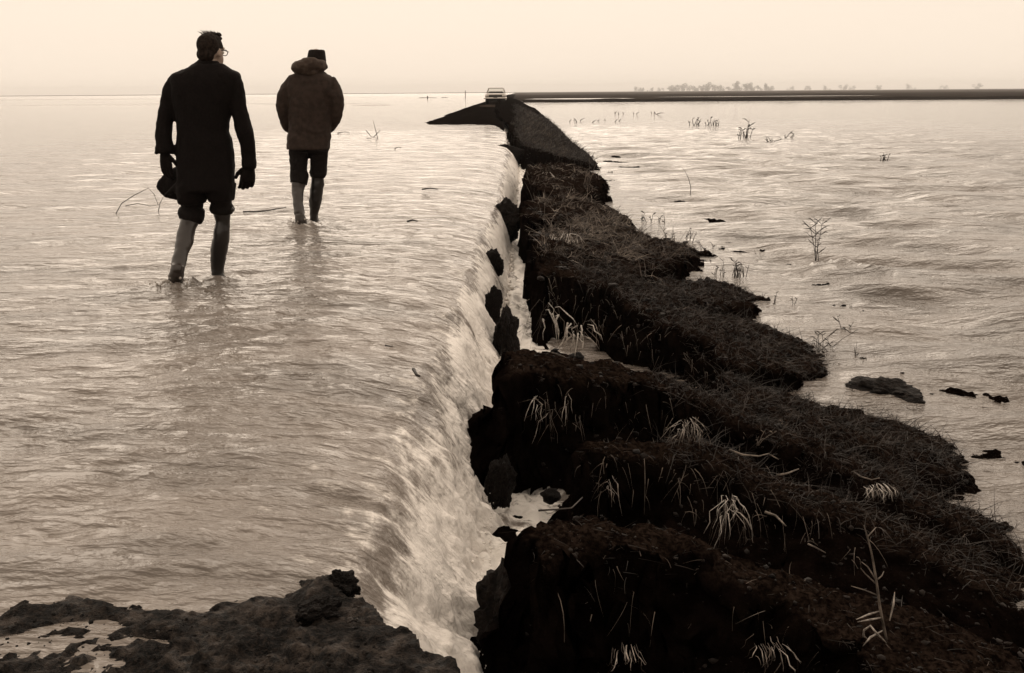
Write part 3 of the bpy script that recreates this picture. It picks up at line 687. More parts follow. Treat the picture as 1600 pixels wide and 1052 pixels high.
def person_far():
    Y0 = 10.65; Q = lambda px, py, dy=0.0: PD(px, py, Y0 + dy)
    mp = float(np.linalg.norm(Q(485, 200) - Q(484, 200)))
    gp = Q(481, 348); root = empty('person', (gp[0], Y0, -.07), label='man in brown hooded parka and dark cap, farther of the two waders', cat='person', group='two men wading along the flooded road')
    torso = [(110, 467, 502, .10), (115, 459, 508, .125), (119, 452, 515, .145), (126, 449, 523, .16), (136, 447.5, 525, .17), (150, 449, 523, .175), (166, 452, 519, .175), (182, 452, 518, .172), (200, 451.5, 517, .172), (216, 450.5, 517, .175), (226, 449.5, 516, .18), (232, 449, 514.5, .18)]
    def tor(f): return hloft([Q((a + b) / 2, y, .0) for y, a, b, d in torso], [((b - a) / 2 * mp * f, d * f) for y, a, b, d in torso], n=32, p=2.3)
    larm = [(459, 126, .0, 10.5), (450, 138, -.01, 10.6), (444.5, 152, -.02, 11.6), (442, 165, -.02, 11), (443, 177, .0, 10), (447, 189, .07, 9.4), (452, 199, .15, 8.6), (458, 203, .21, 8)]
    rarm = [(514, 126, .0, 10.5), (521, 138, -.01, 10.6), (525, 152, -.02, 11.4), (526.5, 165, -.02, 10.8), (525.5, 177, .0, 10), (521, 189, .07, 9.4), (516, 199, .15, 8.6), (510, 203, .21, 8)]
    def limb(a, f=1.0): return loft([Q(x, y, d) for x, y, d, r in a], [(r * mp * f, r * mp * f * 1.1) for x, y, d, r in a], n=18)
    def pw(co):
        z = co[:, 2]; x = co[:, 0]
        return .011 * fbm(x * 7 + z * 3, co[:, 1] * 7, z * 6, 3) + .006 * np.abs(fbm(x * 17 - z * 9, co[:, 1] * 14, z * 14, 2)) - .004 * np.exp(-((z - .98 - .01 * np.sin(x * 30)) / .018) ** 2)
    hem = hloft([Q(482, 229.5, 0), Q(481.6, 233, 0)], [(33.4 * mp, .187), (33.2 * mp, .185)], n=32, p=2.3)
    solid('parka', [tor(1), limb(larm), limb(rarm), hem], .012, 2, M['parka'], root, pw)
    hood = [ell(Q(478, 104, -.09), (.135, .115, .075), rotz(.0)), ell(Q(468, 106, -.03), (.085, .13, .068)), ell(Q(500, 103, -.02), (.075, .13, .072)), ell(Q(485, 98, -.10), (.10, .09, .055)), ell(Q(484, 113, -.05), (.13, .12, .05))]
    solid('hood', hood, .010, 3, M['hood'], root, lambda co: .010 * fbm(co[:, 0] * 13, co[:, 1] * 11, co[:, 2] * 22, 3))
    lleg = [(467, 226, .0, 15.5), (466.5, 245, .0, 14.6), (467, 262, .0, 13.6), (467, 280, -.01, 12)]
    rleg = [(499, 226, .03, 15.5), (498.5, 245, .05, 14.2), (497.5, 262, .08, 12.8), (497, 276, .09, 11)]
    solid('trousers', [limb(lleg), limb(rleg), loft([Q(482.5, 215, .0), Q(482.5, 238, .0)], [(31 * mp, .15), (30.5 * mp, .145)], n=20)], .011, 2, M['trouser'], root, cloth_wr(.010, 12, 16))
    lshaft = [(467, 265, .0, 13.6, 14), (467.5, 272, .0, 14, 14), (467.5, 281, -.01, 13, 13), (466.5, 287, -.02, 11.2, 12), (465.5, 297, -.04, 9.8, 11), (465.5, 309, -.08, 8, 10.5), (465.5, 318, -.11, 7.6, 9.5), (467, 327, -.15, 8.2, 9), (468, 335, -.18, 8.6, 9)]
    lsh = loft([Q(x, y, d) for x, y, d, r, q in lshaft], [(r * mp, q * mp) for x, y, d, r, q in lshaft], n=20); lcf = loft([Q(x, y, d) for x, y, d, r, q in lshaft[:4]], [(r * mp * g_, q * mp * g_) for (x, y, d, r, q), g_ in zip(lshaft[:4], (1.0, 1.05, 1.1, 1.18))], n=20)
    lfoot = loft([Q(468, 334, -.21), Q(470, 343, -.21), Q(471, 351, -.18), Q(473, 357, -.10)], [(.050, .05), (.062, .055), (.066, .045), (.05, .03)], n=16)
    bt = solid('boot', [lsh, lfoot], .010, 2, M['rubbersheen'], root, boot_wr(.009), label='rubber boot with painted wet sheen, lifted at the heel')
    cf = solid('folded_cuff', [lcf], .009, 2, M['trouser'], None, boot_wr(.012)); cf.parent = bt; cf.matrix_parent_inverse = (Matrix.Translation(root.location)).inverted() @ Matrix.Translation(root.location)
    rshaft = [(498, 258, .08, 13, 13.5), (497.5, 266, .09, 13, 13), (497, 271, .09, 13.4, 13), (496.5, 277, .09, 9.8, 11), (496.5, 285, .09, 10.3, 11.5), (495, 298, .10, 10.2, 12), (493, 311, .11, 10.2, 11.5), (491.8, 321, .12, 9, 10), (491, 331, .13, 6.8, 8.5), (490.7, 340, .14, 6.6, 10), (491.5, 348, .15, 7, 11)]
    rsh = loft([Q(x, y, d) for x, y, d, r, q in rshaft], [(r * mp, q * mp) for x, y, d, r, q in rshaft], n=20); rcf = loft([Q(x, y, d) for x, y, d, r, q in rshaft[:4]], [(r * mp * g_, q * mp * g_) for (x, y, d, r, q), g_ in zip(rshaft[:4], (1.0, 1.02, 1.08, 1.16))], n=20)
    rfoot = loft([Q(491, 343, .12), Q(492, 348, .15), Q(497, 348, .28), Q(499, 349, .38)], [(.045, .04), (.05, .05), (.048, .035), (.03, .022)], n=14)
    bt = solid('boot', [rsh, rfoot], .010, 2, M['rubber'], root, boot_wr(.009), label='dark rubber boot planted in the water')
    cf = solid('folded_cuff', [rcf], .009, 2, M['trouser'], None, boot_wr(.012)); cf.parent = bt; cf.matrix_parent_inverse = (Matrix.Translation(root.location)).inverted() @ Matrix.Translation(root.location)
    R3 = rotz(R(-14)) @ rotx(R(-8)); c = Q(495, 95, .06); hp, T = head_parts(c, R3, 1.0)
    neck = loft([Q(493, 103, .03), Q(489, 116, .0), Q(486, 128, .0)], [(.058, .06), (.06, .065), (.09, .08)], n=18)
    body = hp + [neck, tor(.78), limb(larm, .7), limb(rarm, .7), limb(lleg, .8), limb(rleg, .8)] + [loft([Q(x, y, d) for x, y, d, r, q in sh], [(r * mp * .7, q * mp * .7) for x, y, d, r, q in sh], n=14) for sh in (lshaft, rshaft)]
    body += hand(Q(458, 203, .21), (.7, .5, -.3), (.3, -.6, 0), (0, .3, 1), scale=.9) + hand(Q(510, 203, .21), (-.7, .5, -.3), (-.3, -.6, 0), (0, .3, 1), scale=.9)
    solid('body', body, .009, 2, M['skin'], root)
    capl = [(78, 484.5, 505.5, .075), (79.2, 482.8, 507, .09), (84, 481.6, 508, .10), (90, 480.5, 508.8, .108), (97, 480, 509.3, .11), (103, 480.5, 509, .108)]
    cp = solid('cap', [hloft([Q((a + b) / 2, y, .05) for y, a, b, d in capl], [((b - a) / 2 * mp, d) for y, a, b, d in capl], n=26, p=2.2)], .008, 2, M['cap'], root, cloth_wr(.003, 30, 10))
    for sx in (-1, 1):
        v, f = ell(T(sx * .033, .078, .002), (.012, .012, .012)); keep(link('eye', pyd('eye', v, f), M['lamp']), root)
    return root
person_far()
# water thrown up by the lifted boots
def splash(px, py, Y, n, seed, spread):
    rg_ = random.Random(seed); parts = []
    b = PD(px, py, Y); b[2] = 0
    for k in range(n):
        a = rg_.uniform(0, 6.28); d = abs(rg_.gauss(0, spread)); h = abs(rg_.gauss(0, .05)) * math.exp(-d * 5) + .004
        r = rg_.uniform(.003, .008); c = b + np.array([math.cos(a) * d, math.sin(a) * d * .8, h])
        parts.append(ell(c, (r * rg_.uniform(.8, 1.8), r, r * rg_.uniform(.8, 2.2)), None, 6, 4))
    v, f = join(parts); link('splash_droplets', pyd('splash_droplets', v, f), M['ice'], kind='stuff', label='drops of water flung up round the boot', cat='splash')
splash(272, 446, 7.05, 90, 3, .10); splash(469, 354, 10.45, 60, 5, .10)

# =================================================================== THINGS ON THE BANK AND IN THE WATER
def clod(px, py, z, sx, sy, sz, seed, label, group=None, Y=None, name='soil_clod', rough=.38, mt='clod', sub=5):
    c = P(px, py, z) if Y is None else PD(px, py, Y)
    bm = bmesh.new(); bmesh.ops.create_icosphere(bm, subdivisions=sub, radius=1)
    co = np.array([v.co[:] for v in bm.verts]); n = co.copy()
    r = 1 + rough * fbm(n[:, 0] * 1.3 + seed * 7.1, n[:, 1] * 1.3, n[:, 2] * 1.3 + seed, 4) + .20 * np.abs(fbm(n[:, 0] * 4.5 + seed, n[:, 1] * 4.5, n[:, 2] * 4.5, 3)) - .07 * np.abs(pn(n[:, 0] * 11, n[:, 1] * 11 + seed, n[:, 2] * 11))
    co = co * r[:, None]
    for v, q in zip(bm.verts, co): v.co = q
    me = bpy.data.meshes.new(name); bm.to_mesh(me); bm.free(); me.polygons.foreach_set('use_smooth', [True] * len(me.polygons))
    o = link(name, me, M[mt], label=label, cat='soil lump', group=group)
    o.location = c; o.scale = (sx, sy, sz); o.rotation_euler = (0, 0, seed * .7)
    return o
CG = 'dark clods breaking the waterfall'
clod(786, 348, -.36, .16, .30, .27, 1, 'largest dark clod jutting from the far half of the waterfall', CG)
clod(768, 413, -.34, .085, .12, .13, 2, 'rounded dark clod in mid fall, below the largest one', CG)
clod(771, 478, -.36, .040, .07, .15, 3, 'slim upright dark clod poking through the falling water', CG)
clod(792, 528, -.50, .085, .13, .20, 4, 'wedge of dark soil at the foot of the falls beside white foam', CG)
clod(783, 395, -.55, .05, .07, .06, 5, 'small dark clod at the foot of the falls by the narrow channel', CG)
clod(787, 240, -.30, .10, .6, .22, 6, 'small dark lump showing through the farthest end of the waterfall', CG)
clod(783, 752, -.52, .06, .08, .13, 8, 'jagged dark soil lump beside the falls under the broad middle rib', CG)
clod(532, 915, -.02, .045, .04, .035, 9, 'dark wet clod at the brink beside the near muddy ground', None, rough=.6)
clod(500, 955, -.01, .055, .04, .03, 10, 'dark muddy clod on the near ground left of the brink', None, rough=.6)
clod(822, 985, -.56, .15, .20, .27, 11, 'big frosted black clod at the foot of the falls in the bottom centre', None, rough=.3)
isl = clod(1384, 617, -.72, .26, .20, .10, 12, 'low dark grassy islet in the water at the right', None, rough=.4)
clod(1352, 571, -.72, .07, .06, .06, 13, 'small dark clod standing in the water near a leafy dead weed')
clod(1350, 541, -.70, .035, .03, .045, 14, 'tiny black lump sticking out of the lake off the bank')
clod(1357, 512, -.70, .030, .03, .045, 15, 'tiny black snag farther out in the lake, above another lump')
for k, (a, b, z, r) in enumerate(((860, 775, -.60, .05), (905, 780, -.62, .04), (980, 760, -.60, .06), (1060, 770, -.58, .05), (1180, 800, -.56, .06), (1010, 880, -.5, .05), (930, 930, -.55, .07), (1080, 960, -.5, .06), (1000, 545, -.6, .07), (900, 560, -.62, .06))):
    clod(a, b, z, r, r * .9, r * .7, 20 + k, ['black soil lump beside the foam behind the nearest rib tip', 'second small lump behind the nearest rib tip, right of the foam', 'black lump under the tip of the middle shelf', 'black lump in the gully left of the large icy cluster', 'black lump in the gully right of the large icy cluster', 'small lump high on the nearest black face', 'lump low on the nearest black face towards the falls', 'lump low on the nearest black face, right of centre', 'dark lump on the far gully floor right of the ice clump', 'dark lump on the far gully floor under the ice clump'][k], 'soil lumps in the gullies', sub=3)

# ---- blades
def ribbons(name, roots, dirs, lens, widths, bend, mt, segs=3, **k):
    roots = np.asarray(roots); N = len(roots); up = np.array([0, 0, 1.])
    side = np.cross(dirs, np.random.RandomState(1).normal(size=(N, 3))); side /= np.linalg.norm(side, axis=1)[:, None] + 1e-9
    V = np.empty((N, segs + 1, 2, 3))
    for i in range(segs + 1):
        t = i / segs; c = roots + dirs * (lens * t)[:, None] + bend * (lens * t * t)[:, None]
        w_ = widths * (1 - .8 * t); V[:, i, 0] = c - side * w_[:, None]; V[:, i, 1] = c + side * w_[:, None]
    base = (np.arange(N) * (segs + 1) * 2)[:, None]; Fs = []
    for i in range(segs): Fs.append(base + np.array([[2 * i, 2 * i + 1, 2 * i + 3, 2 * i + 2]]))
    me = mesh_np(name, V.reshape(-1, 3), np.concatenate(Fs), True)
    return link(name, me, M[mt], **k)
rs = np.random.RandomState(11)
def scatter(polyidx, n, zone=None):
    p_ = np.array(POLYS[polyidx]); out_ = []
    lo, hi = p_.min(0) - .05, p_.max(0) + .05
    if polyidx == 9: hi[1] = 75
    X = rs.uniform(lo[0], hi[0], n * 6); Y = rs.uniform(lo[1], hi[1], n * 6)
    if polyidx == 9: Y = lo[1] + (hi[1] - lo[1]) * rs.uniform(0, 1, n * 6) ** 1.8
    d = sdist(POLYS[polyidx], X, Y); ok = d < .02
    if zone: ok &= zone(X, Y, d)
    X, Y = X[ok][:n], Y[ok][:n]; H, _ = bank_h(X, Y); ok = H > ZL - .02
    return np.stack([X[ok], Y[ok], H[ok]], -1)
def blades(name, pts, lo, hi, lean, drop, mt, wmul=1.0, label=None, cat='grass'):
    N = len(pts); a = rs.uniform(0, 6.283, N); l = rs.uniform(lo, hi, N) * rs.uniform(.5, 1, N)
    el = rs.uniform(lean[0], lean[1], N)
    d = np.stack([np.cos(a) * np.cos(el) + .25, np.sin(a) * np.cos(el) - .1, np.sin(el)], -1); d /= np.linalg.norm(d, axis=1)[:, None]
    b = np.stack([rs.normal(0, .25, N), rs.normal(0, .25, N), -rs.uniform(0, drop, N)], -1)
    wd = np.maximum(.0016, .00030 * pts[:, 1]) * rs.uniform(.6, 1.3, N) * wmul
    ribbons(name, pts - [0, 0, .01], d, l, wd, b, mt, 3, kind='stuff', label=label, cat=cat)
blades('straw_grass', np.concatenate([scatter(6, 2000, lambda x, y, d: pn(x * 3.2, y * 1.6, 3.) > -.05), scatter(7, 500, lambda x, y, d: pn(x * 3.2, y * 1.2, 3.) > .0), scatter(8, 350, lambda x, y, d: pn(x * 3.2, y * .8, 3.) > .0)]), .12, .36, (.1, 1.3), 1.0, 'straw', 1.0, 'tangled dead straw grass heaped on the far earth ribs')
blades('pale_straw_grass', np.concatenate([scatter(6, 1200, lambda x, y, d: (x < 1.4) & (pn(x * 3.2, y * 1.6, 3.) > .08)), scatter(7, 260, lambda x, y, d: pn(x * 3.2, y * 1.2, 3.) > .1), scatter(8, 140, lambda x, y, d: pn(x * 3.2, y * .8, 3.) > .1)]), .14, .44, (.1, 1.2), 1.1, 'palestraw', 1.1, 'pale bleached straw on top of the far earth ribs')
blades('dark_grass', np.concatenate([scatter(4, 5200, lambda x, y, d: x > .5), scatter(5, 1600), scatter(2, 3600), scatter(6, 1200), scatter(1, 2600, lambda x, y, d: x > .8), scatter(3, 1400, lambda x, y, d: x > .7)]), .06, .22, (.0, 1.2), .8, 'reed', 1.2, 'short dark dead grass along the lake side of the ribs')
blades('grass_litter', np.concatenate([scatter(0, 900), scatter(1, 900), scatter(3, 800), scatter(4, 500)]), .03, .10, (-.1, .35), .3, 'reed', .9, 'flattened grass litter on the tops of the near ribs')
blades('pale_litter', np.concatenate([scatter(0, 90), scatter(1, 110), scatter(3, 300), scatter(2, 420), scatter(4, 800, lambda x, y, d: x > .3), scatter(5, 160)]), .03, .12, (-.05, .7), .6, 'straw', .9, 'scattered pale straws on the ribs')
blades('bank_grass', scatter(9, 9000, lambda x, y, d: x > -.1 + .5 * pn(y * .4, x * 2)), .12, .45, (.2, 1.4), .7, 'reed', .9, 'long dead grass on the unbroken road shoulder far off')
blades('pale_bank_grass', scatter(9, 1700, lambda x, y, d: (x > .2) & (x < 1.5) & (pn(x * 1.6, y * .35, 3.) > -.05)), .12, .40, (.4, 1.4), .6, 'straw', .8, 'paler dead grass on the far road shoulder')
def fringe(idx, px0, px1, n):            # roots and straws hanging over a cut face
    pl = RIBS[idx]; pts = []
    for k in range(n):
        px = rs.uniform(px0, px1); fr = sorted([q for q in pl], key=lambda q: abs(q[0] - px))[:4]; py = max(q[1] for q in fr)
        w_ = S(px, py); pts.append((w_[0], w_[1] - rs.uniform(.0, .10), w_[2] - rs.uniform(.0, .25)))
    return np.array(pts)
hang = np.concatenate([fringe(0, 850, 1300, 26), fringe(1, 840, 1200, 90), fringe(3, 920, 1350, 110), fringe(4, 850, 1150, 110), fringe(6, 850, 1000, 60)])
N = len(hang); ribbons('hanging_roots', hang, np.stack([rs.normal(0, .35, N), -np.abs(rs.normal(.35, .2, N)), rs.normal(-.2, .5, N)], -1), rs.uniform(.04, .16, N), np.maximum(.0016, .0003 * hang[:, 1]), np.stack([rs.normal(0, .2, N), rs.normal(0, .1, N), -rs.uniform(.2, .9, N)], -1), 'twig', 4, kind='stuff', label='thin roots and straws hanging over the cut faces', cat='roots')

# ---- grass sheathed in ice, hanging over the cut faces
def ice_tuft(px, py, Y, wpx, hpx, n, seed, label, fan=.25, thick=1.0, frost=True):
    rg_ = random.Random(seed); mp = Y / F; top = PD(px, py, Y)
    root = empty('icy_grass', tuple(top), label=label, cat='icy grass', group='grass sheathed in ice along the ribs')
    for k in range(int(n * 1.9)):
        u = rg_.uniform(-.5, .5); icy = rg_.random() < .55
        a = top + np.array([u * wpx * mp, rg_.uniform(-.03, .03), rg_.uniform(-.45, .05) * hpx * mp])
        L = hpx * mp * rg_.uniform(.25, .8) * (1 if icy else 1.15); oy = rg_.uniform(.02, .09)
        dx = (u * fan + rg_.gauss(0, .22)) * hpx * mp; kink = rg_.gauss(0, .10) * L
        pts = [a, a + np.array([dx * .2 + kink, -oy * .6, rg_.uniform(-.02, .16) * L]), a + np.array([dx * .55 - kink * .6, -oy, rg_.uniform(-.35, -.1) * L]), a + np.array([dx * .8 + kink * .4, -oy * 1.05, -.6 * L]), a + np.array([dx, -oy * rg_.uniform(.6, 1.3), -L])]
        r = max(.0013, .00034 * Y) * rg_.uniform(.5, 1.5) * thick
        if icy: v, f = tubes([(pts, [r * .5, r * rg_.uniform(.7, 1.7), r * rg_.uniform(.6, 1.8), r * rg_.uniform(.5, 1.4), r * .3])], 6)
        else: v, f = tubes([(pts, [r * .45, r * .45, r * .4, r * .35, r * .2])], 5)
        nm = 'icicle' if icy else 'straw'; keep(link(nm, pyd(nm, v, f), M[('ice' if (frost and rg_.random() < .6) else 'icestraw') if icy else 'straw']), root)
    return root
ice_tuft(846, 271, 19.2, 34, 30, 20, 1, 'ice-crusted grass on the dark block at the far end of the ribs')
ice_tuft(884, 366, 9.9, 46, 42, 30, 2, 'fan of ice-coated straw under the straw heap', .5, .8)
ice_tuft(858, 474, 7.45, 22, 72, 7, 3, 'tall bent ice-coated stalks at the mouth of the gully by the foam', .5, 1.3)
ice_tuft(905, 505, 7.3, 34, 48, 16, 4, 'thick clump of ice at the foot of the far gully', .7, 1.3)
ice_tuft(846, 620, 4.95, 22, 84, 7, 5, 'long curved icy blades on the black face of the broad middle rib', -.2, 1.0)
ice_tuft(886, 608, 4.95, 8, 76, 3, 6, 'single thin icy strand right of the long curved blades', .1, .7, False)
ice_tuft(1075, 655, 4.5, 28, 44, 20, 7, 'pale frosted tuft on the shelf in the middle of the ribs', .6, .7, False)
ice_tuft(952, 742, 4.05, 10, 56, 5, 8, 'small icy strands under the tip of the middle shelf', .1, .8, False)
ice_tuft(1142, 775, 3.75, 32, 80, 18, 9, 'large icy cluster hanging above the nearest rib', .25, .9)
ice_tuft(1372, 756, 4.3, 50, 26, 26, 10, 'icy grass at the water edge on the right', .4, .9)
ice_tuft(975, 1006, 2.75, 46, 26, 12, 11, 'icy roots at the bottom edge of the picture', .8, .8, False)
ice_tuft(1205, 1000, 2.6, 60, 40, 12, 12, 'frosted straws low on the nearest black face at the right', .9, .7, False)
ice_tuft(806, 902, 3.32, 46, 34, 26, 13, 'frozen spray on the big clod at the foot of the falls', .6, .7)

# ---- weeds and twigs
def weed(px, py, z, hpx, n, seed, label, spread=.5, leaf=0, mt='reed', wpx=6, Y=None, group=None, name='dead_weed', r0=None, top=None):
    c = (S(px, py) if z is None else P(px, py, z)) if Y is None else PD(px, py, Y)
    rg_ = random.Random(seed); d = float(np.hypot(c[0], c[1])); mp = d / F; L = hpx * mp; r0 = r0 or max(.0016, .00034 * d)
    root = empty(name, tuple(c), label=label, cat='weed', group=group)
    st, br = [], []
    for k in range(n):
        b = c + np.array([rg_.uniform(-1, 1) * wpx * mp, rg_.uniform(-1, 1) * wpx * mp * 1.5, -.03]); lean = rg_.gauss(0, spread); l = L * rg_.uniform(.5, 1.0) if k else L
        bend = rg_.gauss(0, spread * .7)
        pts = [b + np.array([(lean * t + bend * t * t) * l, rg_.gauss(0, .02) * l + .1 * t * l, t * l * (1 - .25 * abs(lean) * t)]) for t in (0, .3, .6, .85, 1)]
        st.append((pts, [r0 * q for q in (1.2, 1, .85, .6, .25)]))
        for q in range(leaf):
            i = rg_.randint(1, 3); e = pts[i]; s_ = rg_.choice((-1, 1)); m_ = l * rg_.uniform(.15, .35)
            br.append(([e, e + np.array([s_ * m_ * .6, rg_.gauss(0, .1) * m_, m_ * .5]), e + np.array([s_ * m_ * rg_.uniform(.7, 1.2), rg_.gauss(0, .2) * m_, m_ * rg_.uniform(.2, .9)])], [r0 * .7, r0 * rg_.uniform(.6, 2.2), r0 * .25]))
    if hpx >= 24 and n < 12:
        for q in st:
            v, f = tubes([q], 5); keep(link('stem', pyd('stem', v, f), M[mt]), root)
    else:
        v, f = tubes(st, 5); keep(link('stems', pyd('stems', v, f), M[mt], kind='stuff'), root)
    if br:
        v, f = tubes(br, 5); keep(link('side_twigs', pyd('side_twigs', v, f), M[mt], kind='stuff'), root)
    return root
LW = 'weeds standing in the lake'
weed(1277, 404, ZL, 66, 4, 1, 'tall thin leafy weed standing alone in the lake', .12, 6, wpx=3, group=LW)
weed(1162, 216, ZL, 28, 8, 2, 'upright reed tuft far out in the lake', .15, 2, wpx=9, group=LW)
weed(1092, 196, ZL, 13, 9, 3, 'low dark reed clump far out, left of the upright tuft', .5, 1, wpx=14, group=LW)
weed(1114, 196, ZL, 14, 7, 4, 'small dark reed clump beside another, far out in the lake', .4, 1, wpx=8, group=LW)
weed(1078, 306, ZL, 48, 1, 5, 'single long curved stalk leaning in the lake', .3, 0, wpx=1, group=LW)
weed(1382, 252, ZL, 14, 6, 6, 'dark reed sprig near the right end of the lake', .4, 1, wpx=8, group=LW)
weed(1200, 222, ZL, 10, 5, 7, 'small dark sprig right of the upright reed tuft', .5, 1, wpx=8, group=LW)
weed(1232, 218, ZL, 16, 4, 8, 'thin sprig with twigs, right part of the far lake', .4, 2, wpx=5, group=LW)
weed(1290, 548, ZL, 44, 8, 9, 'bushy dead weed with curled leaves at the tip of the bank', .45, 5, wpx=18, group=None)
weed(1316, 520, ZL, 36, 2, 10, 'forked dead stalk beside the bushy weed', .35, 3, wpx=3)
weed(1336, 560, ZL, 32, 2, 11, 'short broad dead leaf stalk in the shallows', .1, 1, wpx=2)
weed(1135, 430, ZL, 28, 14, 12, 'row of thin reeds in the shallows off a low mound', .15, 1, wpx=22)
weed(1158, 428, ZL, 26, 8, 13, 'thin reeds at the outer end of the shallows', .15, 1, wpx=8)
weed(1060, 372, ZL, 22, 10, 14, 'short reeds beyond the straw heap by the lake', .2, 1, wpx=20)
weed(1020, 348, ZL, 20, 10, 15, 'short reeds in the lake beside the straw heap', .2, 1, wpx=16)
weed(1105, 388, ZL, 20, 3, 16, 'low bent twig lying on the lake off the second mound', .9, 1, wpx=12)
weed(1215, 470, ZL, 16, 6, 17, 'short sprigs beyond the tip of a low mound', .2, 1, wpx=18)
weed(1180, 600, ZL, 30, 9, 18, 'thin grass stems beside the water in the right-hand inlet', .2, 1, wpx=22)
weed(1255, 626, None, 34, 4, 19, 'thin stick leaning over the inlet from the grassy rib', .5, 1, wpx=4)
weed(1345, 612, ZL, 26, 5, 20, 'dry stems on the low islet at the right', .5, 1, wpx=10)
weed(930, 190, ZL, 6, 10, 21, 'line of tiny dark reed tips across the far lake', .6, 0, wpx=40)
weed(985, 178, ZL, 5, 10, 22, 'tiny dark reed tips nearer the far bank', .6, 0, wpx=36)
weed(915, 290, None, 44, 6, 23, 'tall pale stalks rising from the far straw', .2, 1, mt='straw', wpx=6)
weed(1185, 690, None, 26, 4, 24, 'short pale sprig on the long grassy rib at the right', .3, 2, mt='twig', wpx=5)
weed(1225, 668, None, 24, 5, 25, 'pointed straw tuft on the long rib below the inlet', .2, 1, mt='twig', wpx=5)
weed(1100, 560, -.6, 34, 4, 26, 'bent pale stalks hanging at the foot of the far black face', .4, 1, mt='twig', wpx=6)
# dead plant in the near right corner
def corner_plant():
    c = PD(1382, 990, 2.75); mp = 2.85 / F
    root = empty('dead_plant', tuple(c), label='pale bare branching stalk with curled leaves in the lower right corner', cat='plant')
    q = lambda x, y, d=0.0: PD(x, y, 2.75 + d)
    main = ([q(1385, 1000), q(1375, 950), q(1369, 905), q(1362, 865), q(1355, 838), q(1350, 821)], [.0045, .0042, .0038, .003, .0025, .0016])
    twigs = [[q(1355, 840), q(1362, 832, .03), q(1369, 824, .05)], [q(1368, 912), q(1352, 897, -.03), q(1345, 888, -.05)], [q(1368, 905), q(1356, 886, .04), q(1346, 878, .06)], [q(1370, 930), q(1350, 922, -.02), q(1330, 916, -.05)], [q(1372, 905), q(1378, 900, .02), q(1381, 893, .04)]]
    leaves = [[q(1375, 955), q(1358, 960, -.03), q(1338, 968, -.06)], [q(1378, 965), q(1362, 968, -.05), q(1340, 972, -.08)], [q(1385, 1005, -.1), q(1370, 990, -.13), q(1360, 978, -.12), q(1350, 985, -.10), q(1349, 994, -.09), q(1355, 998, -.08)], [q(1380, 985), q(1360, 996, -.06), q(1348, 1010, -.07)], [q(1390, 970), q(1396, 945, .03), q(1398, 925, .05)]]
    v, f = tubes([main], 7); keep(link('stalk', pyd('stalk', v, f), M['twig']), root)
    for t_ in twigs:
        v, f = tubes([(t_, [.0026, .002, .0011])], 5); keep(link('twig', pyd('twig', v, f), M['twig']), root)
    for t_ in leaves:
        v, f = tubes([(t_, [.0018] + [.0034] * (len(t_) - 2) + [.001])], 6); keep(link('leaf', pyd('leaf', v, f), M['icestraw']), root)
corner_plant()
def stick(pts, r, label, mt='twig', group=None):
    v, f = tubes([(pts, [r * q for q in np.linspace(1, .5, len(pts))])], 6)
    o = link('twig', pyd('twig', v, f), M[mt], label=label, cat='twig', group=group); return o
sp_ = lambda l, off=.03: [S(a, b) + np.array([0, 0, off]) for a, b in l]
wp_ = lambda l, z=.02: [P(a, b, z) for a, b in l]
stick(sp_([(1139, 712), (1160, 720), (1185, 722), (1200, 718), (1216, 727)]), .0055, 'long pale bent twig lying on the right-hand shelf')
stick(sp_([(1214, 752), (1230, 749), (1247, 742)]), .006, 'short thick pale twig lower on the right-hand shelf')
stick(sp_([(1195, 800), (1212, 806), (1222, 816), (1228, 822)], .0), .006, 'crooked white twig above the nearest rib')
stick(sp_([(1262, 850), (1275, 856), (1290, 864)], .0), .004, 'thin pale twig near the right end of the gully')
stick(sp_([(842, 806), (870, 804), (893, 802), (910, 785)], .02), .004, 'dark twig on the tip of the nearest rib', 'reed')
stick(sp_([(862, 556), (880, 562), (890, 568)], .02), .004, 'short pale twig on the broad middle rib')
stick([P(1330, 735, -.5), P(1345, 745, -.5), P(1362, 750, -.5), P(1374, 747, -.5)], .005, 'pale twig by the icy grass at the right edge')
stick(wp_([(380, 331), (402, 331), (420, 329), (436, 326), (447, 324)]), .010, 'dark stick afloat on the flood between the two men', 'reed')
stick(wp_([(637, 346), (645, 344), (652, 346)]), .013, 'short dark stick afloat on the open flood', 'reed')
stick(wp_([(660, 296), (672, 294), (684, 296)]), .012, 'thin dark stick afloat farther up the flood', 'reed')
stick(wp_([(527, 208), (538, 206), (546, 207)]), .012, 'dark driftwood far up the flood beyond the farther man', 'reed')
stick(wp_([(617, 232), (622, 230), (627, 231)]), .012, 'small dark drift scrap on the flood left of the road end', 'reed')
stick(wp_([(646, 577), (651, 586), (656, 588)], -.03), .010, 'dark scrap caught at the lip of the falls', 'reed')
stick(wp_([(602, 540), (608, 541), (614, 541)], -.0), .005, 'thin straw afloat near the lip of the falls', 'reed')
def arcs(name, paths, r, label):
    root = empty(name, tuple(paths[0][0]), label=label, cat='weed')
    for p_ in paths:
        v, f = tubes([(p_, [r * q for q in np.linspace(1, .45, len(p_))])], 5); keep(link('stem', pyd('stem', v, f), M['reed']), root)
Yw = P(200, 332)[1]; g_ = lambda *l: [PD(a, b, Yw) for a, b in l]
arcs('bent_reed', [g_((181, 334), (190, 318), (210, 305), (232, 294), (241, 304), (247, 320)), g_((196, 322), (215, 318), (235, 322), (250, 320)), g_((247, 333), (250, 318), (255, 308))], .0055, 'arched bare reed stems in the flood left of the nearer man')
Yw = P(580, 216)[1]
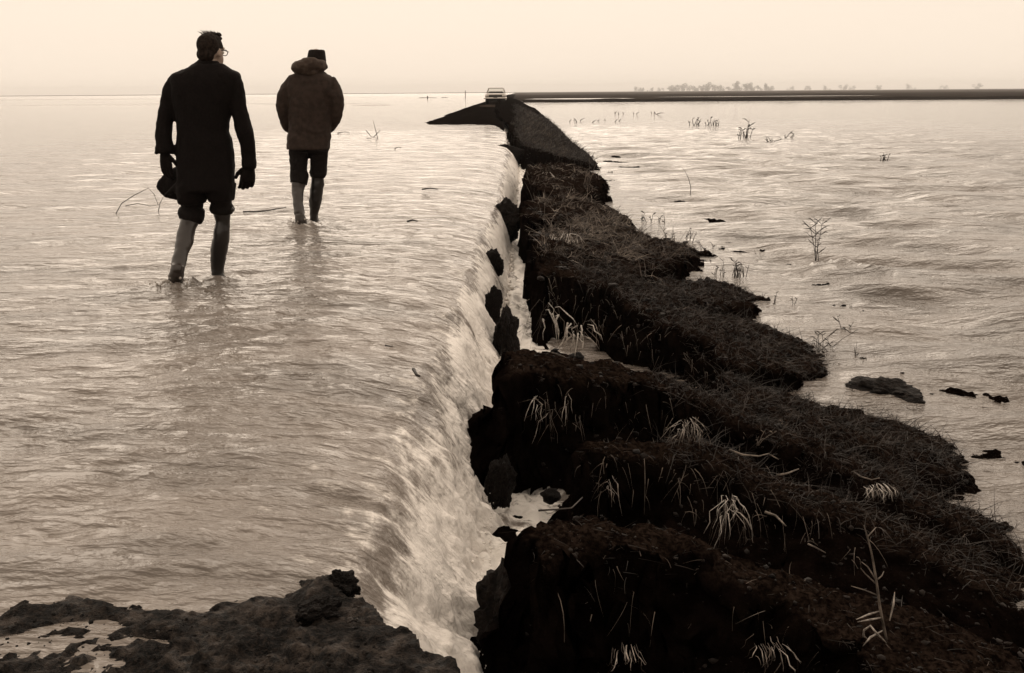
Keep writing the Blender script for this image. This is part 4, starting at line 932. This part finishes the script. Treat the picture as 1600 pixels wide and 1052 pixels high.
arcs('bent_reed', [g_((572, 204), (580, 214), (590, 216)), g_((590, 216), (586, 200), (583, 188)), g_((573, 216), (590, 217), (595, 217)), g_((584, 214), (592, 206), (594, 203))], .012, 'sparse broken reeds in the flood right of the farther man')

# ---- specks on the far flood
def post(px, py0, py1, Y, w_, label, arm=False):
    a, b = PD(px, py0, Y), PD(px, py1, Y); a[2] = -.1
    v, f = tubes([([a, b], [w_, w_ * .8])], 6); parts = [(v, f)]
    if arm: parts.append(box(b + np.array([0, 0, -.3]), (w_ * 7, w_, .8)))
    v, f = join(parts); link('marker_post', pyd('marker_post', v, f, False), M['post'], label=label, cat='post')
post(727, 150, 141.5, 240, .09, 'thin marker post on the horizon left of the car')
post(668, 152.5, 150, 230, .15, 'dark snag standing in the far flood, left of the marker post')
stick(wp_([(655, 153.2), (668, 152.8), (682, 153)], .0), .10, 'dark driftwood lying low in the far flood', 'reed')
stick(wp_([(690, 152.6), (700, 152.5)], .0), .10, 'short dark drift line in the far flood left of the road', 'reed')

# ---- the car on the dry road
def car():
    cx, cy, cz = -1.78, 82.0, .455
    root = empty('parked_car', (cx, cy, cz), label='pale saloon car facing the flood on the dry end of the road', cat='car')
    def part(name, pr, mt, parent=root, smooth=True, local=True):
        v, f = join(pr); o = link(name, pyd(name, v, f, smooth), M[mt]); o.parent = parent; return o
    sec = [(0, .60, .80, .14), (.06, .61, .85, .19), (.5, .62, .87, .225), (1.4, .625, .88, .25), (2.4, .64, .89, .275), (3.5, .63, .88, .26), (4.3, .62, .84, .22), (4.5, .62, .78, .16)]
    part('body', [loft([(0, y, z) for y, z, a, b in sec], [(a, b) for y, z, a, b in sec], n=28, p=4.5)], 'paint')
    part('underbody', [box((0, 2.2, .36), (1.5, 4.0, .16))], 'dark', smooth=False)
    part('roof', [loft([(0, 1.85, 1.27), (0, 1.95, 1.285), (0, 2.5, 1.30), (0, 3.1, 1.285), (0, 3.25, 1.265)], [(.60, .02), (.645, .03), (.66, .035), (.645, .03), (.58, .02)], n=24, p=4)], 'paint')
    for sx in (-1, 1):
        for a, b in (((sx * .76, 1.30, .86), (sx * .625, 1.90, 1.275)), ((sx * .78, 2.55, .88), (sx * .65, 2.55, 1.28)), ((sx * .75, 3.75, .86), (sx * .62, 3.2, 1.27))):
            part('pillar', [loft([a, b], [.034, .030], n=8)], 'paint')
    part('dashboard', [box((0, 1.42, .88), (1.35, .25, .07))], 'dark', smooth=False)
    for y in (2.2, 3.1): part('seat', [loft([(0, y, .6), (0, y + .03, .82), (0, y + .08, .99)], [(.62, .09), (.62, .08), (.58, .04)], n=16, p=4)], 'dark')
    def quad(name, q): part(name, [([np.array(a) for a in q] + [np.array(a) + np.array([0, .006, .004]) for a in q], [[0, 1, 2, 3], [7, 6, 5, 4], [0, 4, 5, 1], [1, 5, 6, 2], [2, 6, 7, 3], [3, 7, 4, 0]])], 'glass', smooth=False)
    quad('windscreen', [(-.73, 1.32, .87), (.73, 1.32, .87), (.60, 1.89, 1.265), (-.60, 1.89, 1.265)])
    quad('rear_window', [(-.72, 3.73, .87), (.72, 3.73, .87), (.59, 3.22, 1.26), (-.59, 3.22, 1.26)])
    part('grille', [box((0, -.015, .645), (1.10, .06, .13))], 'dark', smooth=False)
    for sx in (-1, 1):
        for x in (.61, .76):
            part('headlight', [loft([(sx * x, -.035, .65), (sx * x, .04, .65)], [.068, .07], n=14)], 'lamp')
    part('bumper', [loft([(-.93, .06, .455), (-.90, -.06, .455), (-.5, -.12, .455), (.5, -.12, .455), (.90, -.06, .455), (.93, .06, .455)], [.055, .06, .062, .062, .06, .055], ref=(0, 0, 1), n=10)], 'chrome')
    part('number_plate', [box((0, -.16, .50), (.32, .02, .11))], 'dark', smooth=False)
    for sx in (-1, 1):
        for y in (.80, 3.60):
            wl = bpy.data.objects.new('wheel', None); COL.objects.link(wl); wl.parent = root; wl.location = (sx * .74, y, .31)
            part('tyre', [loft([(-.10, 0, 0), (-.08, 0, 0), (.08, 0, 0), (.10, 0, 0)], [.27, .31, .31, .27], ref=(0, 0, 1), n=24)], 'tyre', wl)
            part('rim', [loft([(sx * .09, 0, 0), (sx * .115, 0, 0)], [.17, .15], ref=(0, 0, 1), n=18)], 'chrome', wl)
    return root
car()

# ---- trees on the far right horizon
def tree_mesh(seed, n=1100):
    rg_ = np.random.RandomState(seed)
    lob = rg_.normal(size=(9, 3)) * [.30, .30, .16] + [0, 0, .60]; lr = rg_.uniform(.18, .32, 9); lob[:3, 2] = .2; lob[:3, 0] *= 1.6
    i = rg_.randint(0, 9, n); d = rg_.normal(size=(n, 3)); d /= np.linalg.norm(d, axis=1)[:, None]
    c = lob[i] + d * (lr[i] * rg_.uniform(.3, 1, n) ** .5)[:, None]; c[:, 2] = np.maximum(c[:, 2], .0)
    a = rg_.normal(size=(n, 3)); a /= np.linalg.norm(a, axis=1)[:, None]; b = np.cross(a, rg_.normal(size=(n, 3))); b /= np.linalg.norm(b, axis=1)[:, None]
    s_ = rg_.uniform(.02, .045, n)[:, None]
    V = np.stack([c - a * s_, c + b * s_, c + a * s_, c - b * s_], 1).reshape(-1, 3)
    crown = mesh_np('crown', V, np.arange(n * 4).reshape(-1, 4), False)
    v, f = tubes([([(0, 0, -.03), (0, .0, .3), (.02, 0, .6)], [.035, .028, .012]), ([(0, 0, .25), (.12, .03, .5)], [.018, .006]), ([(0, 0, .3), (-.13, -.02, .58)], [.018, .006])], 6)
    crown.materials.append(M['leaf']); tr = pyd('trunk', v, f); tr.materials.append(M['bark'])
    return crown, tr
TM = [tree_mesh(k) for k in range(4)]
TREES = [(992, 6, 1), (1004, 5, 1), (1018, 4, 1), (1032, 4.5, 1), (1046, 6, 0), (1056, 9, 0), (1066, 9, 0), (1077, 8.5, 0), (1085, 5, 0), (1098, 8, 0), (1106, 10, 0), (1116, 9, 0), (1126, 7, 0), (1138, 5.5, 0), (1152, 11, 0), (1166, 10, 0), (1174, 10, 0), (1184, 7, 0), (1198, 8, 0), (1204, 6, 0), (1240, 5, 2), (1262, 6, 2), (1290, 5, 2), (1318, 7, 2), (1335, 5, 2), (1372, 6, 2), (1420, 6, 2), (1475, 5, 2), (1530, 7, 2)]
for k, (px, hp, far_) in enumerate(TREES):
    Y = (3900, 4400, 5200)[far_] + (k * 37) % 90; b = PD(px, 139, Y); h = (hp + 1.2) * Y / F
    lab = {(1152, 0): 'tallest hazy tree of the far tree line on the right horizon', (1106, 0): 'rounded hazy tree left of the tallest one on the right horizon', (992, 1): 'leftmost faint hazy tree on the right horizon'}.get((px, far_))
    ORD = ('first', 'second', 'third', 'fourth', 'fifth', 'sixth', 'seventh', 'eighth', 'ninth', 'tenth', 'eleventh', 'twelfth', 'thirteenth', 'fourteenth', 'fifteenth', 'sixteenth')
    nth = ORD[sum(1 for q in TREES[:k] if q[2] == far_)]
    if not lab: lab = nth + {0: ' tree from the left in the hazy tree line on the right horizon', 1: ' tree from the left among the faint low trees left of the tree line', 2: ' very faint far tree, counting right from the end of the tree line'}[far_]
    root = empty('far_tree', (b[0], Y, -.25), label=lab, cat='tree', group='trees along the far horizon')
    root.scale = (h * 1.25, h * 1.25, h); root.rotation_euler = (0, 0, k * 1.7)
    for nm, me in zip(('crown', 'trunk'), TM[k % 4]):
        o = bpy.data.objects.new(nm, me); COL.objects.link(o); o.parent = root

# ---- crumbs of soil over the ribs and gullies, drops of spray along the falls
def bits(name, C, rad, mt, seed, squash=.8, **k):
    rg_ = np.random.RandomState(seed); bm = bmesh.new(); bmesh.ops.create_icosphere(bm, subdivisions=1, radius=1)
    bv = np.array([v.co[:] for v in bm.verts]); bf = np.array([[v.index for v in f.verts] for f in bm.faces]); bm.free()
    N_ = len(C); J = rg_.uniform(.35, 1.4, (N_, len(bv), 1)); sc = rad[:, None, None] * np.stack([rg_.uniform(.7, 1.4, N_), rg_.uniform(.7, 1.4, N_), rg_.uniform(.5, 1, N_) * squash], -1)[:, None]
    V = C[:, None] + bv[None] * J * sc; Fs = bf[None] + (np.arange(N_) * len(bv))[:, None, None]
    return link(name, mesh_np(name, V.reshape(-1, 3), Fs.reshape(-1, 3), True), M[mt], kind='stuff', **k)
def bank_bits(n, y0, y1, xr):
    Y = y0 * (y1 / y0) ** rs.uniform(0, 1, n); X = rs.uniform(xr[0], xr[1], n); H, tp = bank_h(X, Y)
    ok = (H > ZL - .01); return np.stack([X, Y, H], -1)[ok]
C = bank_bits(4200, 2.6, 13, (0, 2.7)); bits('soil_crumbs', C, np.minimum(.024, rs.gamma(1.4, .0045, len(C)) + .003) * np.clip(C[:, 1] / 5, .7, 2.0), 'clod', 5, label='crumbs of black soil over the earth ribs', cat='soil')
X = rs.uniform(-1.75, -.25, 1500); Y = rs.uniform(1.9, 2.55, 1500); d_ = sdist(SOIL, X, Y); ok = d_ < -.05
C = np.stack([X[ok], Y[ok], rs.uniform(-.004, .022, ok.sum())], -1); bits('mud_crumbs', C, np.minimum(.014, rs.gamma(1.3, .0018, len(C)) + .001), 'gravel', 6, label='small stones and crumbs of mud on the near ground', cat='mud')
n_ = 2600; Y = 2.2 * (30 / 2.2) ** rs.uniform(0, 1, n_); X = foot(Y) + np.minimum(rs.normal(-.03, .05, n_), .0); Z = ZL + np.abs(rs.normal(0, .07, n_)) * np.exp(-np.abs(X - foot(Y)) * 4)
bits('spray_droplets', np.stack([X, Y, Z], -1), (rs.gamma(1.5, .0022, n_) + .0012) * np.clip(Y / 5, .7, 2.5), 'spray', 7, 1.3, label='spray and froth leaping at the foot of the falls', cat='spray')

# the damp air: far things pale towards the sky
def build_haze():
    v, f = box((0, 2900, 20.0), (12400, 7000, 45.0)); me = pyd('haze', v, f, False)
    mt = bpy.data.materials.new('haze_air'); mt.use_nodes = True; t = mt.node_tree; t.nodes.clear()
    o_ = t.nodes.new('ShaderNodeOutputMaterial'); vp = t.nodes.new('ShaderNodeVolumePrincipled')
    vp.inputs['Color'].default_value = (.995, .99, .985, 1); vp.inputs['Density'].default_value = .0002; vp.inputs['Anisotropy'].default_value = .2
    t.links.new(vp.outputs[0], o_.inputs['Volume'])
    link('haze', me, mt, kind='stuff')
build_haze()
